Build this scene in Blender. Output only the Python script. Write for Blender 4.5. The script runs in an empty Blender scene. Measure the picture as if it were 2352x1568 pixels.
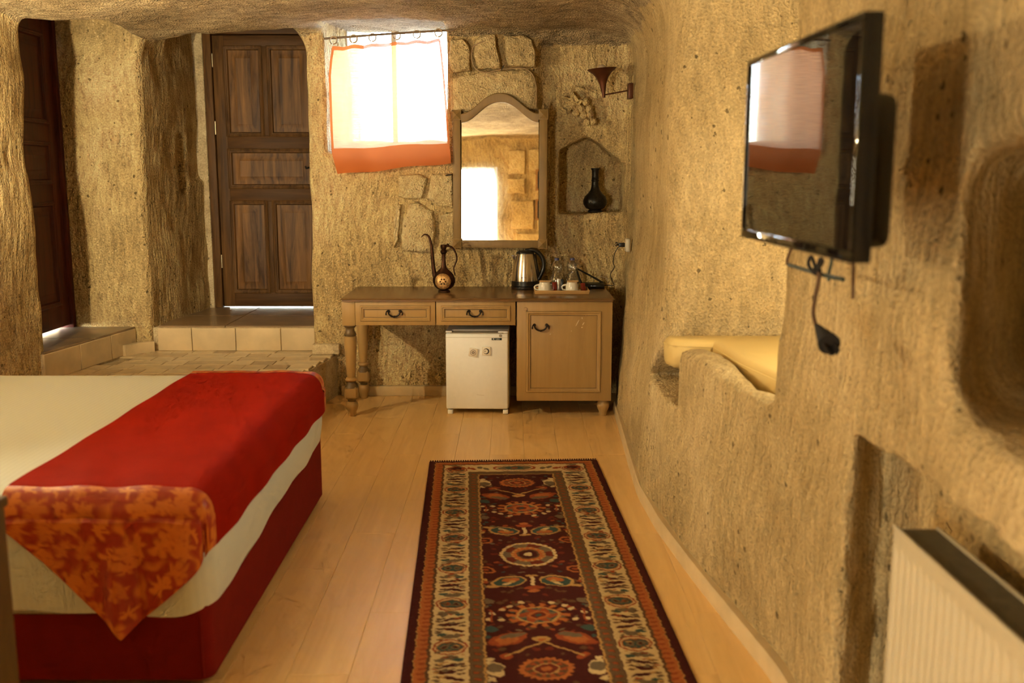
import bpy, bmesh, math, random
import numpy as np
from mathutils import Vector, Matrix

random.seed(7)
RNG = np.random.default_rng(11)
SC = bpy.context.scene
COL = SC.collection
R = math.radians
PI = math.pi

# ------------------------------------------------------------------ camera
CAM_H = 1.55
PITCH = R(9.5)
FPX = 2290.0                       # focal length in pixels of the 2352 x 1568 frame
cam_data = bpy.data.cameras.new('camera')
cam = bpy.data.objects.new('camera', cam_data)
COL.objects.link(cam)
cam.location = (0, 0, CAM_H)
cam.rotation_euler = (PI / 2 - PITCH, 0, 0)
cam_data.sensor_width = 36.0
cam_data.lens = FPX / 2352.0 * 36.0
cam_data.clip_start = 0.05
cam_data.dof.use_dof = True
cam_data.dof.focus_distance = 6.55
cam_data.dof.aperture_fstop = 2.6
SC.camera = cam

# ------------------------------------------------------------------ world, view, lights
world = bpy.data.worlds.new('sky')
SC.world = world
world.use_nodes = True
_wn = world.node_tree
_wn.nodes.clear()
_sky = _wn.nodes.new('ShaderNodeTexSky')
_sky.sky_type = 'NISHITA'
_sky.sun_disc = False
_sky.sun_elevation = R(48)
_sky.sun_rotation = R(200)
_bg = _wn.nodes.new('ShaderNodeBackground')
_bg.inputs['Strength'].default_value = 7.5
_wo = _wn.nodes.new('ShaderNodeOutputWorld')
_wn.links.new(_sky.outputs[0], _bg.inputs[0])
_wn.links.new(_bg.outputs[0], _wo.inputs[0])

SC.view_settings.view_transform = 'Standard'
SC.view_settings.look = 'None'
SC.view_settings.exposure = 0.15
SC.view_settings.gamma = 1.0
SC.view_settings.use_curve_mapping = False

WARM = (1.0, 0.90, 0.61)
SC.cycles.use_adaptive_sampling = True
SC.cycles.adaptive_threshold = 0.12
SC.cycles.adaptive_min_samples = 12
SC.cycles.max_bounces = 6
SC.cycles.diffuse_bounces = 4
SC.cycles.glossy_bounces = 3
SC.cycles.transmission_bounces = 4
SC.cycles.transparent_max_bounces = 8
SC.cycles.caustics_reflective = False
SC.cycles.caustics_refractive = False
AMBER = (1.0, 0.84, 0.50)
LAMP_W = {'alcove': 30.0, 'bed_near': 150.0, 'bed_far_fill': 165.0}
# daylight entering through the curtained glazed door behind the viewer
day = bpy.data.lights.new('door_daylight', 'AREA')
day.shape = 'RECTANGLE'
day.size, day.size_y = 0.54, 1.86
day.energy = 165.0
day.color = (1.0, 0.90, 0.64)
day_o = bpy.data.objects.new('door_daylight', day)
COL.objects.link(day_o)
day_o.location = (-2.36, -1.585, 1.06)
day_o.rotation_euler = (-PI / 2, 0, PI)


# ------------------------------------------------------------------ measuring: pixel of the photo -> point of the room
def ray(u, v):
    a = (u - 1176) / FPX
    b = (784 - v) / FPX
    return (a, math.cos(PITCH) + b * math.sin(PITCH), -math.sin(PITCH) + b * math.cos(PITCH))


def G(u, v, z=0.0):
    d = ray(u, v)
    t = (z - CAM_H) / d[2]
    return Vector((d[0] * t, d[1] * t, z))


def P(u, v, Y):
    d = ray(u, v)
    t = Y / d[1]
    return Vector((d[0] * t, Y, CAM_H + d[2] * t))


def XP(u, v, X):
    d = ray(u, v)
    t = X / d[0]
    return Vector((X, d[1] * t, CAM_H + d[2] * t))


# ------------------------------------------------------------------ materials
MATS = {}


def new_mat(name):
    m = bpy.data.materials.new(name)
    m.use_nodes = True
    n = m.node_tree
    b = n.nodes['Principled BSDF']
    MATS[name] = m
    return m, n, b


def sock(n, a, b):
    n.links.new(a, b)


def plain(name, col, rough=0.5, metal=0.0, spec=0.5, coat=0.0, noise=0.0, nscale=30.0, bump=0.0, bscale=60.0, stretch=(1, 1, 1), sheen=0.0):
    m, n, b = new_mat(name)
    b.inputs['Roughness'].default_value = rough
    b.inputs['Metallic'].default_value = metal
    b.inputs['Specular IOR Level'].default_value = spec
    b.inputs['Coat Weight'].default_value = coat
    b.inputs['Coat Roughness'].default_value = 0.12
    b.inputs['Sheen Weight'].default_value = sheen
    b.inputs['Base Color'].default_value = (*col, 1)
    if noise > 0 or bump > 0:
        tc = n.nodes.new('ShaderNodeTexCoord')
        mp = n.nodes.new('ShaderNodeMapping')
        mp.inputs['Scale'].default_value = stretch
        sock(n, tc.outputs['Object'], mp.inputs[0])
    if noise > 0:
        t = n.nodes.new('ShaderNodeTexNoise')
        t.inputs['Scale'].default_value = nscale
        t.inputs['Detail'].default_value = 5
        sock(n, mp.outputs[0], t.inputs['Vector'])
        r = n.nodes.new('ShaderNodeValToRGB')
        lo = [max(0, c * (1 - noise)) for c in col]
        hi = [min(1, c * (1 + noise)) for c in col]
        r.color_ramp.elements[0].color = (*lo, 1)
        r.color_ramp.elements[1].color = (*hi, 1)
        r.color_ramp.elements[0].position = 0.3
        r.color_ramp.elements[1].position = 0.7
        sock(n, t.outputs['Fac'], r.inputs[0])
        sock(n, r.outputs[0], b.inputs['Base Color'])
    if bump > 0:
        t2 = n.nodes.new('ShaderNodeTexNoise')
        t2.inputs['Scale'].default_value = bscale
        t2.inputs['Detail'].default_value = 4
        sock(n, mp.outputs[0], t2.inputs['Vector'])
        bp = n.nodes.new('ShaderNodeBump')
        bp.inputs['Strength'].default_value = bump
        bp.inputs['Distance'].default_value = 0.004
        sock(n, t2.outputs['Fac'], bp.inputs['Height'])
        sock(n, bp.outputs[0], b.inputs['Normal'])
    return m


def wood(name, c1, c2, axis='Z', rough=0.5, scale=1.0, bump=0.15, contrast=(0.35, 0.68), spec=0.4):
    m, n, b = new_mat(name)
    b.inputs['Roughness'].default_value = rough
    b.inputs['Specular IOR Level'].default_value = spec
    tc = n.nodes.new('ShaderNodeTexCoord')
    mp = n.nodes.new('ShaderNodeMapping')
    s = {'X': (1.6, 22, 22), 'Y': (22, 1.6, 22), 'Z': (22, 22, 1.6)}[axis]
    mp.inputs['Scale'].default_value = [q * scale for q in s]
    sock(n, tc.outputs['Object'], mp.inputs[0])
    t = n.nodes.new('ShaderNodeTexNoise')
    t.inputs['Scale'].default_value = 1.0
    t.inputs['Detail'].default_value = 7
    t.inputs['Roughness'].default_value = 0.62
    t.inputs['Distortion'].default_value = 0.9
    sock(n, mp.outputs[0], t.inputs['Vector'])
    r = n.nodes.new('ShaderNodeValToRGB')
    r.color_ramp.elements[0].color = (*c1, 1)
    r.color_ramp.elements[1].color = (*c2, 1)
    r.color_ramp.elements[0].position = contrast[0]
    r.color_ramp.elements[1].position = contrast[1]
    sock(n, t.outputs['Fac'], r.inputs[0])
    sock(n, r.outputs[0], b.inputs['Base Color'])
    bp = n.nodes.new('ShaderNodeBump')
    bp.inputs['Strength'].default_value = bump
    bp.inputs['Distance'].default_value = 0.003
    sock(n, t.outputs['Fac'], bp.inputs['Height'])
    sock(n, bp.outputs[0], b.inputs['Normal'])
    return m


def rock(name, c_dark, c_mid, c_light, relief=0.045, rot=(0, 0.35, 0), stretch=(30, 30, 8), streak=0.62, grain=0.35, pit_scale=13.0, speck=0.5, mottle=0.6):
    m, n, b = new_mat(name)
    N = n.nodes.new
    b.inputs['Roughness'].default_value = 0.95
    b.inputs['Specular IOR Level'].default_value = 0.12
    tc = N('ShaderNodeTexCoord')
    co = tc.outputs['Object']
    # broad tone
    t1 = N('ShaderNodeTexNoise'); t1.inputs['Scale'].default_value = 1.9; t1.inputs['Detail'].default_value = 3
    sock(n, co, t1.inputs['Vector'])
    ramp = N('ShaderNodeValToRGB')
    e = ramp.color_ramp.elements
    e[0].position, e[0].color = 0.30, (*c_dark, 1)
    e[1].position, e[1].color = 0.72, (*c_light, 1)
    k = e.new(0.5); k.color = (*c_mid, 1)
    sock(n, t1.outputs['Fac'], ramp.inputs[0])
    # chisel strokes
    warp = N('ShaderNodeTexNoise'); warp.inputs['Scale'].default_value = 1.3; warp.inputs['Detail'].default_value = 0
    sock(n, co, warp.inputs['Vector'])
    wadd = N('ShaderNodeMixRGB'); wadd.blend_type = 'ADD'; wadd.inputs[0].default_value = 0.35
    sock(n, co, wadd.inputs[1]); sock(n, warp.outputs['Color'], wadd.inputs[2])
    mp = N('ShaderNodeMapping'); mp.vector_type = 'POINT'
    mp.inputs['Rotation'].default_value = rot
    mp.inputs['Scale'].default_value = stretch
    sock(n, wadd.outputs[0], mp.inputs[0])
    t2 = N('ShaderNodeTexNoise'); t2.inputs['Scale'].default_value = 1.0; t2.inputs['Detail'].default_value = 2
    sock(n, mp.outputs[0], t2.inputs['Vector'])
    t3 = N('ShaderNodeTexNoise'); t3.inputs['Scale'].default_value = 95; t3.inputs['Detail'].default_value = 2
    sock(n, co, t3.inputs['Vector'])
    # pits: their shade painted as dark specks, no depth
    v = N('ShaderNodeTexVoronoi'); v.inputs['Scale'].default_value = pit_scale * 2.1
    v.inputs['Randomness'].default_value = 1.0
    sock(n, co, v.inputs['Vector'])
    sep = N('ShaderNodeSeparateColor'); sock(n, v.outputs['Color'], sep.inputs[0])
    thr = N('ShaderNodeMath'); thr.operation = 'MULTIPLY'; thr.inputs[1].default_value = 0.30
    pw = N('ShaderNodeMath'); pw.operation = 'POWER'; pw.inputs[1].default_value = 7.0
    sock(n, sep.outputs[0], pw.inputs[0]); sock(n, pw.outputs[0], thr.inputs[0])
    pit = N('ShaderNodeMath'); pit.operation = 'LESS_THAN'
    pj = N('ShaderNodeMath'); pj.operation = 'MULTIPLY_ADD'; pj.inputs[1].default_value = 0.42
    sock(n, t3.outputs['Fac'], pj.inputs[0]); pd = N('ShaderNodeMath'); pd.operation = 'SUBTRACT'; pd.inputs[1].default_value = 0.21
    sock(n, v.outputs['Distance'], pd.inputs[0]); sock(n, pd.outputs[0], pj.inputs[2])
    sock(n, pj.outputs[0], pit.inputs[0]); sock(n, thr.outputs[0], pit.inputs[1])
    # pale inclusions
    v2 = N('ShaderNodeTexVoronoi'); v2.inputs['Scale'].default_value = 58
    sock(n, co, v2.inputs['Vector'])
    sep2 = N('ShaderNodeSeparateColor'); sock(n, v2.outputs['Color'], sep2.inputs[0])
    thr2 = N('ShaderNodeMath'); thr2.operation = 'MULTIPLY'; thr2.inputs[1].default_value = 0.36
    pw2 = N('ShaderNodeMath'); pw2.operation = 'POWER'; pw2.inputs[1].default_value = 3.5
    sock(n, sep2.outputs[1], pw2.inputs[0]); sock(n, pw2.outputs[0], thr2.inputs[0])
    inc = N('ShaderNodeMath'); inc.operation = 'LESS_THAN'
    sock(n, v2.outputs['Distance'], inc.inputs[0]); sock(n, thr2.outputs[0], inc.inputs[1])
    # colour
    fine = N('ShaderNodeMixRGB'); fine.blend_type = 'OVERLAY'; fine.inputs[0].default_value = mottle
    sock(n, ramp.outputs[0], fine.inputs[1]); sock(n, t3.outputs['Fac'], fine.inputs[2])
    ov2 = N('ShaderNodeMixRGB'); ov2.blend_type = 'OVERLAY'; ov2.inputs[0].default_value = mottle * 0.8
    sock(n, fine.outputs[0], ov2.inputs[1]); sock(n, t2.outputs['Fac'], ov2.inputs[2])
    mixi = N('ShaderNodeMixRGB'); mixi.inputs[2].default_value = (*[min(1, q * 1.45) for q in c_light], 1)
    fi = N('ShaderNodeMath'); fi.operation = 'MULTIPLY'; fi.inputs[1].default_value = speck
    sock(n, inc.outputs[0], fi.inputs[0]); sock(n, fi.outputs[0], mixi.inputs[0]); sock(n, ov2.outputs[0], mixi.inputs[1])
    mixp = N('ShaderNodeMixRGB'); mixp.inputs[2].default_value = (*[q * 0.28 for q in c_dark], 1)
    fp = N('ShaderNodeMath'); fp.operation = 'MULTIPLY'; fp.inputs[1].default_value = 0.8
    sock(n, pit.outputs[0], fp.inputs[0]); sock(n, fp.outputs[0], mixp.inputs[0]); sock(n, mixi.outputs[0], mixp.inputs[1])
    sock(n, mixp.outputs[0], b.inputs['Base Color'])
    # relief
    h1 = N('ShaderNodeMath'); h1.operation = 'MULTIPLY'; h1.inputs[1].default_value = streak
    sock(n, t2.outputs['Fac'], h1.inputs[0])
    h2 = N('ShaderNodeMath'); h2.operation = 'MULTIPLY_ADD'; h2.inputs[1].default_value = grain
    sock(n, t3.outputs['Fac'], h2.inputs[0]); sock(n, h1.outputs[0], h2.inputs[2])
    bp = N('ShaderNodeBump'); bp.inputs['Strength'].default_value = 1.0; bp.inputs['Distance'].default_value = relief
    sock(n, h2.outputs[0], bp.inputs['Height']); sock(n, bp.outputs[0], b.inputs['Normal'])
    return m


def glassy(name, col=(1, 1, 1), rough=0.0, ior=1.45):
    m, n, b = new_mat(name)
    b.inputs['Base Color'].default_value = (*col, 1)
    b.inputs['Transmission Weight'].default_value = 1.0
    b.inputs['Roughness'].default_value = rough
    b.inputs['IOR'].default_value = ior
    return m


def thin_clear(name, tint=(0.96, 0.97, 0.97), gloss=0.12):
    """thin plastic or window glass: mostly lets light straight through, with a faint sheen"""
    m, n, b = new_mat(name)
    n.nodes.remove(b)
    tr = n.nodes.new('ShaderNodeBsdfTransparent'); tr.inputs[0].default_value = (*tint, 1)
    gl = n.nodes.new('ShaderNodeBsdfGlossy'); gl.inputs['Roughness'].default_value = 0.06
    lw = n.nodes.new('ShaderNodeLayerWeight'); lw.inputs['Blend'].default_value = 0.25
    ma = n.nodes.new('ShaderNodeMath'); ma.operation = 'MULTIPLY_ADD'
    ma.inputs[1].default_value = 0.75; ma.inputs[2].default_value = gloss
    sock(n, lw.outputs['Facing'], ma.inputs[0])
    mx = n.nodes.new('ShaderNodeMixShader')
    sock(n, ma.outputs[0], mx.inputs[0]); sock(n, tr.outputs[0], mx.inputs[1]); sock(n, gl.outputs[0], mx.inputs[2])
    sock(n, mx.outputs[0], n.nodes['Material Output'].inputs[0])
    return m


def sheer(name, col, openness, trans, weave=None):
    """woven cloth: some light passes between the threads, the rest is scattered by them"""
    m, n, b = new_mat(name)
    n.nodes.remove(b)
    N = n.nodes.new
    df = N('ShaderNodeBsdfDiffuse'); df.inputs[0].default_value = (*col, 1)
    tl = N('ShaderNodeBsdfTranslucent'); tl.inputs[0].default_value = (*col, 1)
    tr = N('ShaderNodeBsdfTransparent')
    m1 = N('ShaderNodeMixShader'); m1.inputs[0].default_value = trans
    sock(n, df.outputs[0], m1.inputs[1]); sock(n, tl.outputs[0], m1.inputs[2])
    m2 = N('ShaderNodeMixShader')
    sock(n, m1.outputs[0], m2.inputs[1]); sock(n, tr.outputs[0], m2.inputs[2])
    m2.inputs[0].default_value = openness
    if weave:
        tc = N('ShaderNodeTexCoord'); mp = N('ShaderNodeMapping'); mp.inputs['Scale'].default_value = weave
        t = N('ShaderNodeTexNoise'); t.inputs['Scale'].default_value = 1; t.inputs['Detail'].default_value = 3
        sock(n, tc.outputs['Object'], mp.inputs[0]); sock(n, mp.outputs[0], t.inputs['Vector'])
        mr = N('ShaderNodeMapRange'); mr.inputs[1].default_value = 0.35; mr.inputs[2].default_value = 0.7
        mr.inputs[3].default_value = openness * 0.35; mr.inputs[4].default_value = min(1, openness * 1.7)
        sock(n, t.outputs['Fac'], mr.inputs[0]); sock(n, mr.outputs[0], m2.inputs[0])
    sock(n, m2.outputs[0], n.nodes['Material Output'].inputs[0])
    return m


# ------------------------------------------------------------------ mesh building
class MB:
    def __init__(s):
        s.v, s.f = [], []

    def add(s, vs, fs):
        o = len(s.v)
        s.v += [tuple(q) for q in vs]
        s.f += [tuple(i + o for i in q) for q in fs]
        return s

    def box(s, x0, x1, y0, y1, z0, z1):
        return s.add([(x0, y0, z0), (x1, y0, z0), (x1, y1, z0), (x0, y1, z0), (x0, y0, z1), (x1, y0, z1), (x1, y1, z1), (x0, y1, z1)],
                     [(0, 3, 2, 1), (4, 5, 6, 7), (0, 1, 5, 4), (1, 2, 6, 5), (2, 3, 7, 6), (3, 0, 4, 7)])

    def loft(s, rings, cap=True, closed=True):
        n = len(rings[0])
        o = len(s.v)
        for r in rings:
            s.v += [tuple(q) for q in r]
        for i in range(len(rings) - 1):
            for j in range(n if closed else n - 1):
                a, b_ = o + i * n + j, o + i * n + (j + 1) % n
                s.f.append((a, b_, b_ + n, a + n))
        if cap and closed:
            s.f.append(tuple(o + j for j in reversed(range(n))))
            s.f.append(tuple(o + (len(rings) - 1) * n + j for j in range(n)))
        return s

    def lathe(s, prof, seg=24, c=(0, 0, 0), cap=True, ax='Z', sx=1.0, sy=1.0):
        rings = []
        for r, z in prof:
            ring = []
            for j in range(seg):
                a = 2 * PI * j / seg
                x, y = r * math.cos(a) * sx, r * math.sin(a) * sy
                if ax == 'Z':
                    ring.append((c[0] + x, c[1] + y, c[2] + z))
                elif ax == 'Y':
                    ring.append((c[0] + x, c[1] + z, c[2] - y))
                else:
                    ring.append((c[0] + z, c[1] + x, c[2] + y))
            rings.append(ring)
        return s.loft(rings, cap)

    def tube(s, pts, rad, seg=8, cap=True, flat=1.0):
        pts = [Vector(p) for p in pts]
        if not isinstance(rad, (list, tuple)):
            rad = [rad] * len(pts)
        t0 = (pts[1] - pts[0]).normalized()
        up = Vector((0, 0, 1)) if abs(t0.z) < 0.9 else Vector((0, 1, 0))
        nrm = (up - t0 * up.dot(t0)).normalized()
        rings = []
        for i, p in enumerate(pts):
            t = (pts[min(i + 1, len(pts) - 1)] - pts[max(i - 1, 0)]).normalized()
            nrm = (nrm - t * nrm.dot(t)).normalized()
            bn = t.cross(nrm)
            rings.append([p + (nrm * math.cos(2 * PI * j / seg) + bn * math.sin(2 * PI * j / seg) * flat) * rad[i] for j in range(seg)])
        return s.loft(rings, cap)

    def ball(s, c, r, seg=12, rings=8, sc=(1, 1, 1)):
        prof = []
        vs, fs = [], []
        for i in range(rings + 1):
            th = PI * i / rings
            for j in range(seg):
                ph = 2 * PI * j / seg
                vs.append((c[0] + r * sc[0] * math.sin(th) * math.cos(ph), c[1] + r * sc[1] * math.sin(th) * math.sin(ph), c[2] - r * sc[2] * math.cos(th)))
        for i in range(rings):
            for j in range(seg):
                a, b_ = i * seg + j, i * seg + (j + 1) % seg
                fs.append((a, b_, b_ + seg, a + seg))
        return s.add(vs, fs)

    def prism(s, poly, lo, hi, ax='Z'):
        f = {'Z': lambda a, b_, h: (a, b_, h), 'Y': lambda a, b_, h: (a, h, b_), 'X': lambda a, b_, h: (h, a, b_)}[ax]
        rings = [[f(a, b_, lo) for a, b_ in poly], [f(a, b_, hi) for a, b_ in poly]]
        return s.loft(rings)

    def grid(s, fn, nu, nv):
        vs = [fn(i / nu, j / nv) for i in range(nu + 1) for j in range(nv + 1)]
        fs = [(i * (nv + 1) + j, (i + 1) * (nv + 1) + j, (i + 1) * (nv + 1) + j + 1, i * (nv + 1) + j + 1) for i in range(nu) for j in range(nv)]
        return s.add(vs, fs)

    def rect_mold(s, x0, x1, z0, z1, prof, y=0.0):
        """mitred moulding round a rectangle, facing -Y; prof: (inset, proud)"""
        rings = [[(x0 + d, y - h, z0 + d), (x1 - d, y - h, z0 + d), (x1 - d, y - h, z1 - d), (x0 + d, y - h, z1 - d)] for d, h in prof]
        return s.loft(rings, cap=False)

    def xf(s, mat):
        s.v = [tuple(mat @ Vector(q)) for q in s.v]
        return s

    def mesh(s, name, mat, bevel=0.0, seg=2, smooth=35, weld=False):
        me = bpy.data.meshes.new(name)
        me.from_pydata(s.v, [], s.f)
        bm = bmesh.new()
        bm.from_mesh(me)
        if weld:
            bmesh.ops.remove_doubles(bm, verts=bm.verts, dist=1e-5)
        bmesh.ops.recalc_face_normals(bm, faces=bm.faces)
        if bevel > 0:
            ed = [e for e in bm.edges if len(e.link_faces) == 2 and e.calc_face_angle(0) > R(25)]
            bmesh.ops.bevel(bm, geom=ed, offset=bevel, segments=seg, profile=0.5, affect='EDGES', clamp_overlap=True)
        bm.to_mesh(me)
        bm.free()
        if mat:
            me.materials.append(MATS[mat] if isinstance(mat, str) else mat)
        if smooth:
            me.shade_smooth()
            me.set_sharp_from_angle(angle=R(smooth))
        return me

    def build(s, name, mat, parent=None, loc=None, **kw):
        o = bpy.data.objects.new(name, s.mesh(name, mat, **kw))
        COL.objects.link(o)
        if parent is not None:
            o.parent = parent
        if loc is not None:
            o.location = loc
        return o


def tag(o, label=None, cat=None, group=None, kind=None):
    if label: o['label'] = label
    if cat: o['category'] = cat
    if group: o['group'] = group
    if kind: o['kind'] = kind
    return o


def thing(name, label, cat, loc=(0, 0, 0), rz=0.0, group=None):
    o = bpy.data.objects.new(name, None)
    o.empty_display_size = 0.1
    COL.objects.link(o)
    o.location = loc
    o.rotation_euler = (0, 0, rz)
    return tag(o, label, cat, group)


def struct(o, label=None):
    return tag(o, label, None, None, 'structure')


def inst(src, name, parent, loc=(0, 0, 0), rot=(0, 0, 0), mat=None):
    o = bpy.data.objects.new(name, src)
    COL.objects.link(o)
    o.parent = parent
    o.location = loc
    o.rotation_euler = rot
    return o


def copy_tree(o, parent=None):
    c = o.copy()
    COL.objects.link(c)
    if parent is not None:
        c.parent = parent
    for ch in list(o.children):
        copy_tree(ch, c)
    return c


def text_mesh(name, body, size, mat, parent, loc, rot=(PI / 2, 0, 0), depth=0.0004):
    cu = bpy.data.curves.new(name, 'FONT')
    cu.body = body
    cu.size = size
    cu.extrude = depth
    cu.align_x = 'CENTER'
    cu.align_y = 'CENTER'
    tmp = bpy.data.objects.new(name + '_curve', cu)
    COL.objects.link(tmp)
    bpy.context.view_layer.update()
    me = bpy.data.meshes.new_from_object(tmp.evaluated_get(bpy.context.evaluated_depsgraph_get()))
    bpy.data.objects.remove(tmp)
    me.materials.clear()
    me.materials.append(MATS[mat])
    o = bpy.data.objects.new(name, me)
    COL.objects.link(o)
    o.parent = parent
    o.location = loc
    o.rotation_euler = rot
    return o


def catmull(pts, n=8):
    pts = [Vector(p) for p in pts]
    out = []
    for i in range(len(pts) - 1):
        p0, p1, p2, p3 = pts[max(i - 1, 0)], pts[i], pts[i + 1], pts[min(i + 2, len(pts) - 1)]
        for k in range(n):
            t = k / n
            out.append(0.5 * ((2 * p1) + (p2 - p0) * t + (2 * p0 - 5 * p1 + 4 * p2 - p3) * t * t + (3 * p1 - p0 - 3 * p2 + p3) * t ** 3))
    out.append(pts[-1])
    return out


# ------------------------------------------------------------------ the palette
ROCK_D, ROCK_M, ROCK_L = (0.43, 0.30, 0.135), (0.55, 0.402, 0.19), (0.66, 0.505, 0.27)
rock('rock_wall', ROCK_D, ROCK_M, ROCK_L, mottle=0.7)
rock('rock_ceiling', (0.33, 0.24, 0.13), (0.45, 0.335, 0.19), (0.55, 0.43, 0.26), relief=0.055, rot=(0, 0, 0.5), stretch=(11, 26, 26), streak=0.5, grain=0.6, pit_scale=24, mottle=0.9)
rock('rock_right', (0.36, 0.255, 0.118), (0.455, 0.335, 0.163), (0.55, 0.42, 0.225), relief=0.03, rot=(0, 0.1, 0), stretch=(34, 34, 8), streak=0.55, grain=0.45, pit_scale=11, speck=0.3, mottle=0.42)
rock('stone_block', (0.45, 0.325, 0.155), (0.60, 0.455, 0.235), (0.74, 0.60, 0.36), relief=0.03, stretch=(26, 26, 22), grain=0.5, pit_scale=24, mottle=0.5)
rock('tile_pale', (0.46, 0.36, 0.21), (0.55, 0.44, 0.27), (0.62, 0.5, 0.32), relief=0.0015, stretch=(12, 12, 12), speck=0.1)
wood('floor_wood', (0.74, 0.46, 0.17), (0.90, 0.61, 0.26), 'Y', rough=0.34, scale=0.75, bump=0.04, contrast=(0.25, 0.8), spec=0.5)

# ================================================================== THE CAVE ROOM, carved out of one solid
def smin(a, b, k):
    h = np.clip(0.5 + 0.5 * (b - a) / k, 0, 1)
    return b * (1 - h) + a * h - k * h * (1 - h)


def smax(a, b, k):
    return -smin(-a, -b, k)


def sstep(a, b, x):
    t = np.clip((x - a) / (b - a), 0, 1)
    return t * t * (3 - 2 * t)


GX = np.arange(-3.95, 2.05, 0.02).astype(np.float32)
GY = np.concatenate([np.arange(-2.5, 1.0, 0.06), np.arange(1.0, 5.6, 0.027), np.arange(5.6, 8.6, 0.018)]).astype(np.float32)
GZ = np.arange(-0.06, 2.98, 0.02).astype(np.float32)
bx, by, bz = GX[:, None, None], GY[None, :, None], GZ[None, None, :]

YB = 6.95
WALL_Y = [-3, 1.0, 2.0, 2.87, 3.3, 3.67, 4.2, 4.68, 5.2, 5.63, 6.27, 7.3]
WALL_X = [.87, .87, .865, .835, .775, .725, .665, .640, .655, .672, .695, .735]


def wall_x(y):
    return np.interp(y, WALL_Y, WALL_X)


# right wall leans out above the floor; back wall; vaulted ceiling
lean = (0.03 + 0.06 * sstep(4.2, 5.0, by)) * sstep(0.1, 1.4, bz)
xr = (wall_x(by) + lean).astype(np.float32)
zc = 2.50 - 0.075 * np.exp(-((bx + 2.6) / 0.65) ** 2) * sstep(5.0, 6.4, by) + 0.03 * np.exp(-((bx + 0.8) / 0.5) ** 2)
F = smax(bx - xr, bz - zc, 0.34)
F = smax(F, by - YB, 0.10)
F = smax(F, (-2.88 - bx) + 0 * by, 0.08)
F = smax(F, (-1.75 - by) + 0 * bz, 0.1).astype(np.float32)


def sub(x0, x1, y0, y1, z0, z1, m=0.4):
    i0, i1 = np.searchsorted(GX, [x0 - m, x1 + m])
    j0, j1 = np.searchsorted(GY, [y0 - m, y1 + m])
    k0, k1 = np.searchsorted(GZ, [z0 - m, z1 + m])
    return slice(i0, i1), slice(j0, j1), slice(k0, k1)


def box_sd(S, x0, x1, y0, y1, z0, z1, r, xo=0.0):
    X, Y, Z = bx[S[0]], by[:, S[1]], bz[:, :, S[2]]
    qx = np.abs(X - xo * 0 - (x0 + x1) / 2) - ((x1 - x0) / 2 - r)
    qy = np.abs(Y - (y0 + y1) / 2) - ((y1 - y0) / 2 - r)
    qz = np.abs(Z - (z0 + z1) / 2) - ((z1 - z0) / 2 - r)
    o = np.sqrt(np.maximum(qx, 0) ** 2 + np.maximum(qy, 0) ** 2 + np.maximum(qz, 0) ** 2)
    return o + np.minimum(np.maximum(qx, np.maximum(qy, qz)), 0) - r


def carve(x0, x1, y0, y1, z0, z1, r=0.03, k=0.04):
    S = sub(x0, x1, y0, y1, z0, z1)
    F[S] = smin(F[S], box_sd(S, x0, x1, y0, y1, z0, z1, r), k)


def carve_fn(fn, x0, x1, y0, y1, z0, z1, k=0.04):
    S = sub(x0, x1, y0, y1, z0, z1)
    F[S] = smin(F[S], fn(bx[S[0]], by[:, S[1]], bz[:, :, S[2]]), k)


# recess of the left door and its far wall
carve(-3.42, -2.42, 6.08, 7.05, -0.5, 2.62, r=0.04, k=0.07)
# passage to the back door: arch, then a higher ceiling
def passage(X, Y, Z):
    xl = -2.57 + 0.11 * (Y - 7.05)
    d = smax(smax(xl - X, X + 1.40, 0.02), Z - (2.60 + 0 * X), 0.30)
    d = np.maximum(d, 6.8 - Y)
    return np.maximum(d, Y - 8.45)


carve_fn(passage, -2.7, -1.3, 6.7, 8.5, -0.5, 2.7, k=0.05)
carve(-2.50, -1.40, 7.45, 8.6, 1.5, 2.84, r=0.05, k=0.03)
# right back nook
carve(0.185, 0.79, 6.6, 7.035, -0.4, 2.44, r=0.06, k=0.05)
# little niche with a pointed top
def niche(X, Y, Z):
    top = 1.80 - 0.45 * np.abs(X - 0.52) - 0.35 * np.maximum(X - 0.60, 0)
    d = np.maximum(np.maximum(0.338 - X, X - 0.785), np.maximum(1.29 - Z, Z - top))
    return np.maximum(np.maximum(d, 6.7 - Y), Y - 7.29)


carve_fn(niche, 0.3, 0.85, 6.7, 7.35, 1.2, 1.85, k=0.015)
# window
def window_hole(X, Y, Z):
    d = np.maximum(np.maximum(-1.262 + 0.20 * np.clip(Y - 7.0, 0, 0.5) - X, X + 0.435 + 0.04 * np.clip(Y - 7.0, 0, 0.5)), np.maximum(1.70 + 0.20 * np.clip(Y - 7.0, 0, 0.5) - Z, Z - 2.56))
    return np.maximum(np.maximum(d, 6.6 - Y), Y - 7.9)


carve_fn(window_hole, -1.35, -0.4, 6.6, 7.9, 1.65, 2.6, k=0.035)
# alcove with the seat in the right wall
def alcove(zlo, ylo, xlo):
    def fn(X, Y, Z):
        far = 4.27 + 0.42 * np.exp(-np.maximum(X - 0.60, 0) / 0.13)
        xin = (wall_x(Y) + 0.125) if xlo > 0.5 else xlo
        d = np.maximum(np.maximum(xin - X, X - 1.75), np.maximum(ylo - Y, Y - far))
        d = smax(d, Z - 2.46, 0.3)
        return smax(d, zlo - Z, 0.05)
    return fn


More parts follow.
